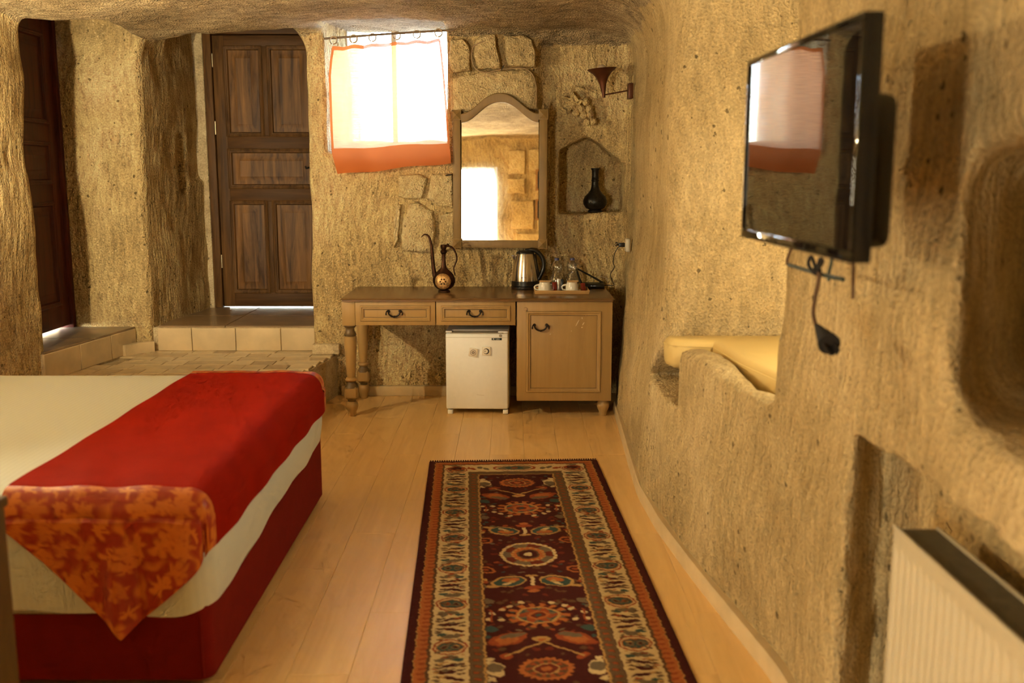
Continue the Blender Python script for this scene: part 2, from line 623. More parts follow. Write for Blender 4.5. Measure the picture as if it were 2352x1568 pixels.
carve_fn(alcove(0.735, 3.08, 0.86), 0.8, 1.8, 2.7, 4.9, 0.5, 2.7, k=0.03)
carve_fn(alcove(0.835, 3.08, 0.35), 0.4, 1.8, 2.7, 4.9, 0.7, 2.7, k=0.05)
def notch(X, Y, Z):
    d = np.maximum(np.maximum(0.4 - X, X - 0.84), np.maximum(4.09 - Y, 0.585 - Z))
    return np.maximum(d, (Z - (0.60 + (4.74 - Y) * 0.62)) * 0.85)


carve_fn(notch, 0.4, 0.9, 4.0, 4.8, 0.5, 1.05, k=0.02)
# radiator recess and the upper recess nearer by
def undercut(y1, x1, z0, z1, kz):  # far jamb slanted so that shade is built into both recesses
    def fn(X, Y, Z):
        d = np.maximum(np.maximum(0.5 - X, X - x1), np.maximum(0.3 - Y, (Y - y1 - 1.15 * np.maximum(X - 0.87, 0)) * 0.7))
        return smax(d, np.maximum(z0 - Z, Z - z1 - 0.25 * np.maximum(1.9 - Y, 0) * (z0 > 0.5)), kz)
    return fn


carve_fn(undercut(2.47, 1.03, -0.5, 0.885, 0.02), 0.5, 1.1, 0.3, 2.8, -0.5, 0.9, k=0.02)
carve_fn(undercut(1.97, 1.36, 1.06, 1.60, 0.12), 0.5, 1.4, 0.3, 2.7, 1.0, 2.1, k=0.04)
# pocket in the passage wall, crater in the alcove wall, small holes
carve(-2.60, -2.43, 7.66, 7.80, 1.43, 1.85, r=0.06, k=0.03)
def blob(cx, cy, cz, r):
    carve_fn(lambda X, Y, Z: np.sqrt((X - cx) ** 2 + (Y - cy) ** 2 + (Z - cz) ** 2) - r, cx - r, cx + r, cy - r, cy + r, cz - r, cz + r, k=0.02)


blob(0.745, 4.46, 1.545, 0.036)
blob(-0.66, 6.955, 0.80, 0.035)
blob(-2.75, 7.06, 1.80, 0.022)
blob(0.77, 5.55, 1.36, 0.045)
# outdoors: behind the window, behind both doors, behind the back of the room
carve(-1.20, 3.0, 7.52, 9.5, -1, 4, r=0.01, k=0.01)
carve(-4.5, 3.0, 8.36, 9.5, -1, 4, r=0.01, k=0.01)
carve(-5.0, -3.55, 3.0, 9.5, -1, 4, r=0.01, k=0.01)
carve(-3.9, -3.0, 6.15, 7.02, -0.5, 2.60, r=0.02, k=0.01)
carve(-4.5, 3.0, -4, -2.2, -1, 4, r=0.01, k=0.01)
carve(-2.62, -2.10, -2.6, -1.5, 0.05, 1.98, r=0.02, k=0.02)


def value_noise(pts, cell, seed):
    rg = np.random.default_rng(seed)
    lat = rg.random((40, 40, 40)).astype(np.float32) * 2 - 1
    q = pts / cell + 100
    i = np.floor(q).astype(np.int32)
    f = (q - i).astype(np.float32)
    f = f * f * (3 - 2 * f)
    i0, i1 = i % 40, (i + 1) % 40
    def L(a, b_, c): return lat[a, b_, c]
    x0, y0, z0 = i0[:, 0], i0[:, 1], i0[:, 2]
    x1, y1, z1 = i1[:, 0], i1[:, 1], i1[:, 2]
    fx, fy, fz = f[:, 0], f[:, 1], f[:, 2]
    a = L(x0, y0, z0) * (1 - fx) + L(x1, y0, z0) * fx
    b_ = L(x0, y1, z0) * (1 - fx) + L(x1, y1, z0) * fx
    c = L(x0, y0, z1) * (1 - fx) + L(x1, y0, z1) * fx
    d = L(x0, y1, z1) * (1 - fx) + L(x1, y1, z1) * fx
    return (a * (1 - fy) + b_ * fy) * (1 - fz) + (c * (1 - fy) + d * fy) * fz


idx = np.nonzero(np.abs(F) < 0.075)
pts = np.stack([GX[idx[0]], GY[idx[1]], GZ[idx[2]]], 1)
nz = value_noise(pts, 0.42, 1) * 0.017 + value_noise(pts, 0.15, 2) * 0.008 + value_noise(pts * np.array([1, 1, 0.45], np.float32), 0.062, 3) * 0.0045
F[idx] += nz.astype(np.float32)
del pts, nz, idx


def surface_nets(F):
    neg = F < 0
    nx, ny, nz_ = F.shape
    cnt = np.zeros((nx - 1, ny - 1, nz_ - 1), np.uint8)
    for a in (0, 1):
        for b_ in (0, 1):
            for c in (0, 1):
                cnt += neg[a:nx - 1 + a, b_:ny - 1 + b_, c:nz_ - 1 + c]
    act = (cnt > 0) & (cnt < 8)
    del cnt
    ci, cj, ck = np.nonzero(act)
    M = len(ci)
    vid = np.full(act.shape, -1, np.int32)
    vid[ci, cj, ck] = np.arange(M)
    pos = np.zeros((M, 3)); num = np.zeros(M)
    cor = [(a, b_, c) for a in (0, 1) for b_ in (0, 1) for c in (0, 1)]
    for p in cor:
        for ax in range(3):
            if p[ax] == 1:
                continue
            q = list(p); q[ax] = 1
            fa = F[ci + p[0], cj + p[1], ck + p[2]]; fb = F[ci + q[0], cj + q[1], ck + q[2]]
            m = (fa < 0) != (fb < 0)
            t = np.where(m, fa / np.where(m, fa - fb, 1), 0)
            A = np.stack([GX[ci + p[0]], GY[cj + p[1]], GZ[ck + p[2]]], 1)
            B = np.stack([GX[ci + q[0]], GY[cj + q[1]], GZ[ck + q[2]]], 1)
            pos += np.where(m[:, None], A + (B - A) * t[:, None], 0)
            num += m
    pos /= num[:, None]
    quads = []
    # edges along each axis that change sign
    for ax in range(3):
        sl0 = [slice(None)] * 3; sl1 = [slice(None)] * 3
        sl0[ax] = slice(0, -1); sl1[ax] = slice(1, None)
        ch = neg[tuple(sl0)] != neg[tuple(sl1)]
        i, j, k = np.nonzero(ch)
        s0 = neg[i, j, k]
        u, w = [(1, 2), (2, 0), (0, 1)][ax]
        I = [i, j, k]
        lim = [nx - 1, ny - 1, nz_ - 1]
        ok = (I[u] > 0) & (I[w] > 0) & (I[u] < lim[u]) & (I[w] < lim[w]) & (I[ax] < lim[ax])
        I = [q[ok] for q in I]; s0 = s0[ok]
        def cell(du, dw):
            J = [q.copy() for q in I]
            J[u] = J[u] + du; J[w] = J[w] + dw
            return vid[J[0], J[1], J[2]]
        a, b_, c, d = cell(-1, -1), cell(0, -1), cell(0, 0), cell(-1, 0)
        q = np.stack([a, b_, c, d], 1)
        # normal towards the air: air on the low side -> normal along -axis
        q[s0] = q[s0][:, ::-1]
        quads.append(q)
    return pos, np.concatenate(quads)


RV, RQ = surface_nets(F)
del F
# vertex normals of the whole shell, shared across the walls it is cut into
e1 = RV[RQ[:, 2]] - RV[RQ[:, 0]]
e2 = RV[RQ[:, 3]] - RV[RQ[:, 1]]
fn_ = np.cross(e1, e2)
VN = np.zeros_like(RV)
for c_ in range(4):
    np.add.at(VN, RQ[:, c_], fn_)
VN /= np.linalg.norm(VN, axis=1)[:, None] + 1e-12
FN = fn_ / (np.linalg.norm(fn_, axis=1)[:, None] + 1e-12)
FC = RV[RQ].mean(1)
x_, y_, z_ = FC[:, 0], FC[:, 1], FC[:, 2]
outer = (y_ > 8.33) | ((y_ > 7.49) & (x_ > -1.22)) | (x_ < -3.5) | (y_ < -2.17)
ceil = (FN[:, 2] < -0.55) & (z_ > 2.15) & ~outer
right = (x_ > wall_x(y_) - 0.12) & (x_ > 0.5) & (y_ < 6.93) & ~ceil & ~outer
back = (y_ > 6.75) & ~right & ~ceil & ~outer
front = (y_ < -1.4) & ~right & ~ceil & ~outer
left = ~(ceil | right | back | front | outer)


def shell(name, mask, mat):
    q = RQ[mask]
    used, inv = np.unique(q, return_inverse=True)
    inv = inv.reshape(q.shape)
    me = bpy.data.meshes.new(name)
    me.vertices.add(len(used))
    me.vertices.foreach_set('co', RV[used].astype(np.float32).ravel())
    me.loops.add(q.size)
    me.loops.foreach_set('vertex_index', inv.astype(np.int32).ravel())
    me.polygons.add(len(q))
    me.polygons.foreach_set('loop_start', np.arange(0, q.size, 4, dtype=np.int32))
    me.update(calc_edges=True)
    me.validate()
    me.shade_smooth()
    me.normals_split_custom_set_from_vertices([tuple(v) for v in VN[used]])
    me.materials.append(MATS[mat])
    o = bpy.data.objects.new(name, me)
    COL.objects.link(o)
    return struct(o)


wall_back = shell('wall_back', back, 'rock_wall')
wall_left = shell('wall_left', left, 'rock_wall')
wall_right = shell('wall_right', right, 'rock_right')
wall_front = shell('wall_front', front, 'rock_wall')
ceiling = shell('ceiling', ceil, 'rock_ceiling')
wall_outside = shell('wall_outside', outer, 'rock_wall')
for _o, _l in ((wall_back, 'carved tuff back wall with window, mirror and arched nook'), (wall_left, 'carved tuff wall on the bed side with door recess'),
               (wall_right, 'carved tuff right wall with seat alcove and recesses'), (wall_front, 'carved tuff wall behind the viewer'),
               (ceiling, 'low rough carved tuff ceiling'), (wall_outside, 'outer rock faces of the cave house')):
    _o['label'] = _l

# ================================================================== FLOORS, STEPS, DOORS, WINDOW
plain('subfloor', (0.2, 0.14, 0.08), 0.8)
plain('grout', (0.30, 0.23, 0.14), 0.9)
plain('tile_a', (0.70, 0.56, 0.35), 0.32, noise=0.12, nscale=9)
plain('tile_b', (0.60, 0.46, 0.27), 0.34, noise=0.15, nscale=9)
plain('tile_c', (0.45, 0.33, 0.19), 0.36, noise=0.15, nscale=9)
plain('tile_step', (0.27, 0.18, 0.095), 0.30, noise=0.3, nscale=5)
plain('riser_tile', (0.62, 0.48, 0.28), 0.45, noise=0.14, nscale=6, bump=0.1, bscale=25)
plain('skirting', (0.56, 0.42, 0.23), 0.45, noise=0.1, nscale=8)
plain('ground_pale', (0.75, 0.72, 0.66), 0.9)

# ---- laminate floor: planks running away from the viewer
floor = struct(MB().box(-3.05, 1.08, -2.1, 7.06, -0.06, -0.012).build('floor', 'subfloor', smooth=0), 'pale beech laminate floor')
PW = 0.193
plank_meshes = {}
def plank_mesh(L):
    key = round(L, 3)
    if key not in plank_meshes:
        plank_meshes[key] = MB().box(0.0004, PW - 0.0004, 0.0004, L - 0.0004, -0.012, 0).mesh('plank', 'floor_wood', bevel=0.0007, seg=1)
    return plank_meshes[key]
col_i = 0
x = -3.02
while x < 1.05:
    y = -2.08
    first = [1.25, 0.45, 0.85][col_i % 3]
    while y < 7.0:
        L = min(first, 7.04 - y)
        inst(plank_mesh(L), 'plank', floor, (x, y, 0))
        y += L
        first = 1.25
    x += PW
    col_i += 1

# ---- raised tiled landing
landing = struct(MB().prism([(-3.0, 5.62), (-1.46, 5.62), (-1.36, 6.14), (-1.235, 7.0), (-1.30, 7.14), (-3.4, 7.14)], -0.01, 0.286)
                 .build('floor_landing', 'tile_pale', bevel=0.004), 'raised landing of small stone tiles before the doors')
TS = 0.148
tile_me = [MB().box(0.002, TS - 0.002, 0.002, TS - 0.002, 0, 0.014).mesh('tile', m, bevel=0.0025, seg=1) for m in ('tile_a', 'tile_b', 'tile_c', 'tile_a')]
wide_me = [MB().box(0.002, 2 * TS - 0.002, 0.002, TS - 0.002, 0, 0.014).mesh('tile', m, bevel=0.0025, seg=1) for m in ('tile_a', 'tile_b', 'tile_a')]
rr = random.Random(3)
for j in range(10):
    y = 5.64 + j * TS
    xe = np.interp(y + TS, [5.62, 6.14, 7.0], [-1.46, -1.36, -1.235])
    xe = min(xe, np.interp(y, [5.62, 6.14, 7.0], [-1.46, -1.36, -1.235]))
    xl = -2.74 - (0.11 if y < 6.5 else 0)
    x = xe - TS
    while x > xl - 0.02:
        if rr.random() < 0.25 and x - TS > xl:
            inst(rr.choice(wide_me), 'tile', landing, (x - TS, y, 0.286 + rr.uniform(-0.001, 0.001)))
            x -= 2 * TS
        else:
            inst(tile_me[rr.choice([0, 0, 0, 1, 1, 2, 3])], 'tile', landing, (x, y, 0.286 + rr.uniform(-0.001, 0.001)))
            x -= TS

# ---- step in front of the back door
def stepped(name, label, body, tops, risers):
    b = struct(body.build(name, 'tile_pale', bevel=0.004), label)
    for t in tops:
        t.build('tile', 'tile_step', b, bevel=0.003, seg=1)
    for t in risers:
        t.build('riser_tile', 'riser_tile', b, bevel=0.003, seg=1)
    return b
xs_ = [-2.545, -2.30, -1.985, -1.66, -1.415]
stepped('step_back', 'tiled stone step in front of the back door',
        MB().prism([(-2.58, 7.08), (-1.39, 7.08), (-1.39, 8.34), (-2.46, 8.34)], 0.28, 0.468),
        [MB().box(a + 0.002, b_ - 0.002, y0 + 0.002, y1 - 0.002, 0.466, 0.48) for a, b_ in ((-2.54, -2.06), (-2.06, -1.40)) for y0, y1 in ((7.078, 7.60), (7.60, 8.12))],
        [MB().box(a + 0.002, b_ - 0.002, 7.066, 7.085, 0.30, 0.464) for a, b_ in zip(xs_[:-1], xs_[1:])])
ys_ = [5.98, 6.36, 6.72, 7.04]
def yz(y): return -2.85 + (y - 6.0) * 0.155
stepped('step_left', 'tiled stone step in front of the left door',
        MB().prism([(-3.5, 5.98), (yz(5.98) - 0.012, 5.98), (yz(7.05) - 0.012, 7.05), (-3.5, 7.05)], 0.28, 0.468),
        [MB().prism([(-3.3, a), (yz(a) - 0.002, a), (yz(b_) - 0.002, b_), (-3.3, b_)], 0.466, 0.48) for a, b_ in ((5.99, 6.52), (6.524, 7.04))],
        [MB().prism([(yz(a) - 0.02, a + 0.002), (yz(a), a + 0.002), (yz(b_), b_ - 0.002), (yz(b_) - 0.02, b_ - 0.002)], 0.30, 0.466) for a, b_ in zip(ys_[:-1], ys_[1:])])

# ---- skirting boards
sk = struct(MB().box(-1.21, 0.10, 6.915, 6.955, 0, 0.072).build('baseboard_back', 'skirting', bevel=0.006), 'beige skirting under the desk')
path = [Vector((float(wall_x(y)) - 0.012, y, 0)) for y in np.linspace(6.5, 2.44, 42)]
def skirt(path, w, h):
    mb = MB()
    rings = []
    for i, p in enumerate(path):
        t = (path[min(i + 1, len(path) - 1)] - path[max(i - 1, 0)]).normalized()
        n_ = Vector((t.y, -t.x, 0))
        if n_.x > 0: n_ = -n_
        rings.append([p - n_ * 0.03, p + n_ * w, p + n_ * w + Vector((0, 0, h * 0.8)), p + n_ * (w - 0.008) + Vector((0, 0, h)), p - n_ * 0.03 + Vector((0, 0, h))])
    return mb.loft(rings)
struct(skirt(path, 0.016, 0.062).build('baseboard_right', 'skirting'), 'beige skirting following the curved right wall')
pl = [Vector((x, y, 0.30)) for x, y in ((-2.725, 6.83), (-2.66, 7.005), (-2.55, 7.062))]
sk2 = struct(skirt([Vector((-2.72, 6.86, 0.3)), Vector((-2.66, 6.985, 0.3)), Vector((-2.57, 7.045, 0.3))], 0.012, 0.075).build('baseboard_left', 'riser_tile'), 'short stone skirting in the corner between the doors')
struct(MB().box(-1.405, -1.215, 6.90, 7.0, 0.302, 0.375).build('trim_1', 'tile_pale', bevel=0.008), 'low stone curb beside the back step')

# ---- timber doors
wood('door_wood', (0.045, 0.019, 0.006), (0.19, 0.09, 0.026), 'Z', rough=0.55, scale=1.0, bump=0.25, contrast=(0.3, 0.75), spec=0.2)
wood('door_rail', (0.05, 0.021, 0.006), (0.15, 0.068, 0.02), 'X', rough=0.55, scale=1.0, bump=0.2, contrast=(0.3, 0.8), spec=0.2)
wood('door_panel', (0.055, 0.022, 0.006), (0.29, 0.135, 0.036), 'Z', rough=0.5, scale=0.8, bump=0.25, contrast=(0.36, 0.72), spec=0.25)
wood('door_red', (0.040, 0.007, 0.003), (0.11, 0.022, 0.008), 'Z', rough=0.5, scale=1.0, bump=0.12, spec=0.25)
plain('iron', (0.035, 0.028, 0.022), 0.45, metal=0.8)
plain('hinge_brass', (0.75, 0.62, 0.40), 0.35, metal=0.9)


def panel_door(root, W, H, stiles, rails, panels, mats, th=0.045):
    """leaf in the XZ plane facing -Y, x 0..W, z 0..H"""
    mw, mr, mp = mats
    for a, b_, c, d in stiles:
        MB().box(a, b_, 0, th, c, d).build('stile', mw, root, bevel=0.003)
    for a, b_, c, d in rails:
        MB().box(a, b_, 0.0005, th - 0.0005, c, d).build('rail', mr, root, bevel=0.003)
    for a, b_, c, d in panels:
        e = 0.006
        mb = MB()
        prof = [(-e, -0.03), (-e, -0.016), (0.045, -0.016), (0.085, -0.006), (0.088, -0.0045)]
        w2 = min(b_ - a, d - c)
        k = min(1, w2 / 0.24)
        rings = [[(a + q * k, -h, c + q * k), (b_ - q * k, -h, c + q * k), (b_ - q * k, -h, d - q * k), (a + q * k, -h, d - q * k)] for q, h in prof]
        mb.loft(rings)
        pn = mb.build('panel', mp, root, smooth=20)
        MB().rect_mold(a - 0.002, b_ + 0.002, c - 0.002, d + 0.002, [(-0.006, -0.01), (-0.006, 0.004), (0.002, 0.009), (0.010, 0.006), (0.014, 0.001), (0.022, -0.001), (0.030, -0.016)]).build('molding', mw, pn)


D1Y = 8.10
door_1 = thing('door_1', 'weathered brown panelled timber door in the back passage', None, (-2.40, D1Y, 0.481))
door_1['kind'] = 'structure'
DW, DH = 0.955, 2.20
# leaf sits inside the frame: local x from 0.05
panel_door(door_1, DW, DH,
           stiles=[(0.045, 0.135, 0.005, 2.145), (0.815, 0.905, 0.005, 2.145), (0.425, 0.475, 1.375, 2.06), (0.425, 0.475, 0.12, 0.855)],
           rails=[(0.135, 0.815, 2.06, 2.145), (0.135, 0.815, 1.265, 1.375), (0.135, 0.815, 0.855, 0.965), (0.135, 0.815, 0.005, 0.12)],
           panels=[(0.135, 0.425, 1.375, 2.06), (0.475, 0.815, 1.375, 2.06), (0.135, 0.815, 0.965, 1.265), (0.135, 0.425, 0.12, 0.855), (0.475, 0.815, 0.12, 0.855)],
           mats=('door_wood', 'door_rail', 'door_panel'))
for a, b_, c, d in ((-0.02, 0.042, 0.0, 2.26), (0.908, 0.985, 0.0, 2.26)):
    MB().box(a, b_, -0.03, 0.10, c, d).build('door_frame', 'door_wood', door_1, bevel=0.004)
MB().box(-0.02, 0.985, -0.03, 0.10, 2.152, 2.26).build('door_frame', 'door_rail', door_1, bevel=0.004)
for a, b_, c, d in ((0.03, 0.065, 0.0, 2.16), (0.885, 0.92, 0.0, 2.16)):
    MB().box(a, b_, 0.047, 0.095, c, d).build('door_stop', 'door_wood', door_1)
MB().box(0.065, 0.885, 0.047, 0.095, 2.12, 2.16).build('door_stop', 'door_rail', door_1)
for zz in (1.90, 1.38, 0.32):
    MB().lathe([(0.001, 0), (0.0065, 0.004), (0.0065, 0.105), (0.001, 0.11)], 10, (0.044, -0.007, zz)).build('hinge', 'hinge_brass', door_1)
hn = MB().box(0.845, 0.885, -0.010, 0.0, 0.98, 1.20).build('lock_plate', 'iron', door_1, bevel=0.003)
MB().tube(catmull([(0.865, -0.008, 1.13), (0.865, -0.045, 1.13), (0.845, -0.055, 1.13), (0.79, -0.055, 1.125), (0.765, -0.055, 1.118), (0.758, -0.052, 1.135)], 5), 0.0075, 8).build('handle', 'iron', hn)
MB().box(0.905, 0.93, -0.036, -0.028, 0.93, 1.22).build('strike_plate', 'iron', door_1, bevel=0.002)
# lintel of rock-coloured plaster above it
struct(MB().box(-2.56, -1.30, 8.06, 8.34, 2.745, 3.05).build('trim_2', 'tile_pale', bevel=0.01), 'plastered lintel over the back door')
struct(MB().box(-2.62, -2.42, 8.06, 8.34, 0.45, 2.9).build('trim_3', 'tile_pale', bevel=0.01), 'plastered jamb strip beside the back door')
struct(MB().box(-1.42, -1.2, 8.06, 8.34, 0.45, 2.9).build('trim_4', 'tile_pale', bevel=0.01), 'plastered jamb on the lock side of the back door')

door_2 = thing('door_2', 'dark reddish-brown panelled door in the left recess', None, (-3.13, 6.18, 0.492), rz=PI / 2)
door_2['kind'] = 'structure'
# local x runs along +Y of the room, local -Y faces +X of the room
panel_door(door_2, 0.84, 2.1,
           stiles=[(0.0, 0.11, 0.012, 2.09), (0.70, 0.815, 0.012, 2.09)],
           rails=[(0.11, 0.70, 1.98, 2.09), (0.11, 0.70, 1.27, 1.40), (0.11, 0.70, 0.87, 1.0), (0.11, 0.70, 0.012, 0.17)],
           panels=[(0.11, 0.70, 1.40, 1.98), (0.11, 0.70, 1.0, 1.27), (0.11, 0.70, 0.17, 0.87)],
           mats=('door_red', 'door_red', 'door_red'))
for a, b_, c, d in ((-0.06, -0.004, 0.0, 2.16), (0.819, 0.868, -0.012, 2.16)):
    MB().box(a, b_, -0.02, 0.09, c, d).build('door_frame', 'door_red', door_2, bevel=0.004)
MB().box(-0.06, 0.868, -0.02, 0.09, 2.096, 2.16).build('door_frame', 'door_red', door_2, bevel=0.004)

# ---- window in the back wall and the glazed opening behind the viewer
plain('frame_white', (0.80, 0.78, 0.72), 0.5)
thin_clear('window_glass', gloss=0.04)


def window(name, label, x0, x1, z0, z1, y, bars_x, bars_z, w=0.05):
    o = thing(name, label, None, (0, y, 0))
    o['kind'] = 'structure'
    for a, b_, c, d in ((x0, x0 + w, z0, z1), (x1 - w, x1, z0, z1)):
        MB().box(a, b_, -0.03, 0.03, c, d).build('window_frame', 'frame_white', o, bevel=0.004)
    for c, d in ((z0, z0 + w), (z1 - w, z1)):
        MB().box(x0 + w, x1 - w, -0.03, 0.03, c, d).build('window_frame', 'frame_white', o, bevel=0.004)
    xs = [x0 + w] + list(bars_x) + [x1 - w]
    zs = [z0 + w] + list(bars_z) + [z1 - w]
    for b in bars_x:
        MB().box(b - 0.018, b + 0.018, -0.025, 0.025, z0 + w, z1 - w).build('mullion', 'frame_white', o, bevel=0.004)
    for b in bars_z:
        MB().box(x0 + w, x1 - w, -0.022, 0.022, b - 0.018, b + 0.018).build('glazing_bar', 'frame_white', o, bevel=0.004)
    for i in range(len(xs) - 1):
        for j in range(len(zs) - 1):
            MB().box(xs[i], xs[i + 1], -0.003, 0.003, zs[j], zs[j + 1]).build('pane', 'window_glass', o, smooth=0)
    return o


window('window_1', 'small white-framed window behind the orange curtain', -1.22, -0.42, 1.74, 2.62, 7.44, [-0.85], [], w=0.04)
window('window_2', 'tall white-framed glazed door behind the viewer', -2.65, -2.07, 0.03, 2.00, -2.0, [], [1.1], w=0.05)
struct(MB().box(-14, 14, -14, -2.25, 0.0, 0.02).build('ground_1', 'ground_pale', smooth=0), 'pale paving outside behind the room')
struct(MB().box(-14, -3.56, -2.2, 16, 0.30, 0.44).build('ground_2', 'ground_pale', smooth=0), 'pale paving outside the left door')
struct(MB().box(-3.5, 14, 8.42, 18, 0.30, 0.44).build('ground_3', 'ground_pale', smooth=0), 'pale paving outside the back door')

# ---- masonry in the back wall: single stones, proud of the mortar
def stone(px, Y, proud=0.03, parent=None, seed=0, deep=0.09):
    rg = random.Random(seed)
    pts = [P(u, v, Y) for u, v in px]
    # densify
    out = []
    n_ = len(pts)
    for i in range(n_):
        a, b_ = pts[i], pts[(i + 1) % n_]
        m_ = max(1, int((b_ - a).length / 0.03))
        for k in range(m_):
            q = a.lerp(b_, k / m_)
            q.x += rg.uniform(-0.004, 0.004); q.z += rg.uniform(-0.004, 0.004)
            out.append(q)
    c = sum(out, Vector()) / len(out)
    rings = []
    for s, dy in ((1.03, deep), (1.0, 0.0), (0.97, -0.55 * proud), (0.9, -0.9 * proud), (0.72, -proud), (0.5, -proud), (0.28, -proud), (0.1, -proud)):
        ring = []
        for q in out:
            r_ = c + (q - c) * s
            jit = 0 if dy >= 0 else rg.uniform(-0.0055, 0.0045)
            ring.append((r_.x, Y + dy + jit, r_.z))
        rings.append(ring)
    return MB().loft(rings).build('stone', 'stone_block', parent, smooth=50)


SY = 6.925
stone([(1036, 92), (1062, 88), (1080, 106), (1080, 162), (1042, 168), (1031, 140)], SY, 0.035, wall_back, 1)
stone([(1095, 88), (1112, 79), (1138, 78), (1140, 105), (1147, 135), (1150, 158), (1098, 160), (1088, 130), (1088, 100)], SY, 0.05, wall_back, 2)
stone([(1160, 82), (1205, 80), (1222, 92), (1232, 125), (1230, 154), (1166, 156), (1160, 120)], SY, 0.05, wall_back, 3)
stone([(1034, 178), (1085, 170), (1100, 164), (1215, 160), (1230, 175), (1233, 205), (1236, 250), (1120, 255), (1036, 256)], SY, 0.03, wall_back, 4)
stone([(914, 404), (960, 400), (982, 408), (976, 440), (968, 455), (930, 458), (916, 450)], SY, 0.028, wall_back, 5)
stone([(990, 400), (1040, 398), (1042, 478), (1000, 470), (982, 456)], SY, 0.03, wall_back, 6)
stone([(938, 468), (958, 462), (996, 485), (1000, 520), (998, 560), (990, 580), (925, 576), (921, 540), (926, 510)], SY, 0.036, wall_back, 7)
stone([(1010, 492), (1044, 484), (1048, 570), (1012, 578), (1008, 530)], SY, 0.03, wall_back, 8)
stone([(905, 500), (914, 470), (920, 470), (918, 520), (912, 560), (905, 568)], SY, 0.02, wall_back, 12)
# stones of the wall behind the viewer (seen in the mirror)
def rear_stone(x0, x1, z0, z1, seed):
    rg = random.Random(seed)
    y = -1.745
    base = [(x0, z0), ((x0 + x1) / 2, z0 + rg.uniform(-.02, .02)), (x1, z0), (x1 + rg.uniform(-.02, .02), (z0 + z1) / 2), (x1, z1), ((x0 + x1) / 2, z1 + rg.uniform(-.02, .02)), (x0, z1), (x0 + rg.uniform(-.02, .02), (z0 + z1) / 2)]
    cx, cz = (x0 + x1) / 2, (z0 + z1) / 2
    rings = [[(cx + (a - cx) * s, y + d, cz + (b_ - cz) * s) for a, b_ in base] for s, d in ((1.02, -0.06), (1, 0.03), (0.94, 0.05), (0.6, 0.055), (0.2, 0.055))]
    MB().loft(rings).build('stone', 'stone_block', wall_front, smooth=50)
for i, q in enumerate([(-2.02, -1.76, 1.92, 2.28), (-1.70, -1.40, 1.98, 2.30), (-2.04, -1.75, 1.62, 1.86), (-1.62, -1.30, 1.52, 1.92), (-1.98, -1.62, 1.08, 1.52), (-1.55, -1.2, 1.05, 1.46), (-1.9, -1.5, 0.65, 1.02)]):
    rear_stone(q[0] + 0.14, q[1] + 0.14, q[2], q[3], 20 + i)

# ---- carved vine leaf and grapes on the nook wall
def carve_leaf():
    c = P(1316, 240, 7.005)
    pts = []
    lobes = [(90, .085), (118, .05), (140, .085), (165, .05), (190, .085), (215, .055), (240, .07), (262, .035), (285, .07), (310, .05), (335, .085), (358, .05), (20, .085), (45, .05), (66, .06)]
    lobes.sort()
    for a, r_ in lobes:
        pts.append((c.x + r_ * math.cos(R(a)), c.z + r_ * math.sin(R(a))))
    cx, cz = c.x, c.z
    rings = [[(cx + (a - cx) * s, 6.985 - d, cz + (b_ - cz) * s) for a, b_ in pts] for s, d in ((1.05, -0.06), (1.0, 0.012), (0.85, 0.030), (0.5, 0.022), (0.12, 0.034))]
    mb = MB().loft(rings)
    for a in (100, 150, 200, 245, 290, 340, 30):
        mb.tube([(cx, 6.952, cz), (cx + .07 * math.cos(R(a)), 6.957, cz + .07 * math.sin(R(a)))], [0.004, 0.002], 6)
    mb.tube(catmull([(cx - .02, 6.975, cz + .08), (cx - .0, 6.97, cz + .12), (cx + .06, 6.975, cz + .10), (cx + .12, 6.985, cz + .085)], 5), [0.008] * 16, 6)
    return mb
carve_leaf().build('carved_leaf', 'rock_wall', wall_back, smooth=50)
for u, v in ((1345, 235), (1322, 260), (1336, 252), (1352, 251), (1340, 266), (1355, 264), (1348, 281), (1362, 280)):
    q = P(u, v, 7.005)
    MB().ball((q.x, 6.976, q.z), 0.027, 12, 8, (1, 1.0, 1)).build('carved_grape', 'rock_wall', wall_back)

# ================================================================== DESK
wood('desk_paint', (0.33, 0.195, 0.065), (0.43, 0.265, 0.095), 'Z', rough=0.45, scale=0.8, bump=0.05, contrast=(0.2, 0.85))
wood('desk_top', (0.15, 0.075, 0.025), (0.235, 0.125, 0.045), 'X', rough=0.24, scale=0.7, bump=0.03, contrast=(0.25, 0.8), spec=0.6)
plain('desk_glaze', (0.13, 0.078, 0.028), 0.45)
plain('pull_bronze', (0.022, 0.012, 0.008), 0.4, metal=0.6)
plain('lock_brass', (0.62, 0.48, 0.30), 0.3, metal=0.8)
plain('bare_wood', (0.62, 0.46, 0.26), 0.7)

DX0, DX1, DYF, DYB, DZ = -1.086, 0.650, 6.265, 6.925, 0.78
desk = thing('desk', 'ochre painted wooden desk with two drawers, turned legs and a cupboard', 'desk', (0, DYF, 0))
# local: x as in the room, y from the front edge
mb = MB()
prof = [(0.0, 0.757), (0.0, 0.766), (-0.006, 0.767), (-0.009, 0.772), (-0.004, 0.777), (0.012, DZ)]
rings = [[(DX0 - o + 0.009, -o + 0.009, z), (DX1 + o - 0.009, -o + 0.009, z), (DX1 + o - 0.009, DYB - DYF, z), (DX0 - o + 0.009, DYB - DYF, z)] for o, z in [(-p[0], p[1]) for p in prof]]
mb.loft(rings).build('table_top', 'desk_top', desk, smooth=25)

# aprons and carcass
MB().box(-1.01, 0.028, 0.55, 0.575, 0.60, 0.757).build('back_apron', 'desk_paint', desk, bevel=0.002)
MB().box(-1.065, -1.045, 0.07, 0.56, 0.60, 0.757).build('side_apron', 'desk_paint', desk, bevel=0.002)


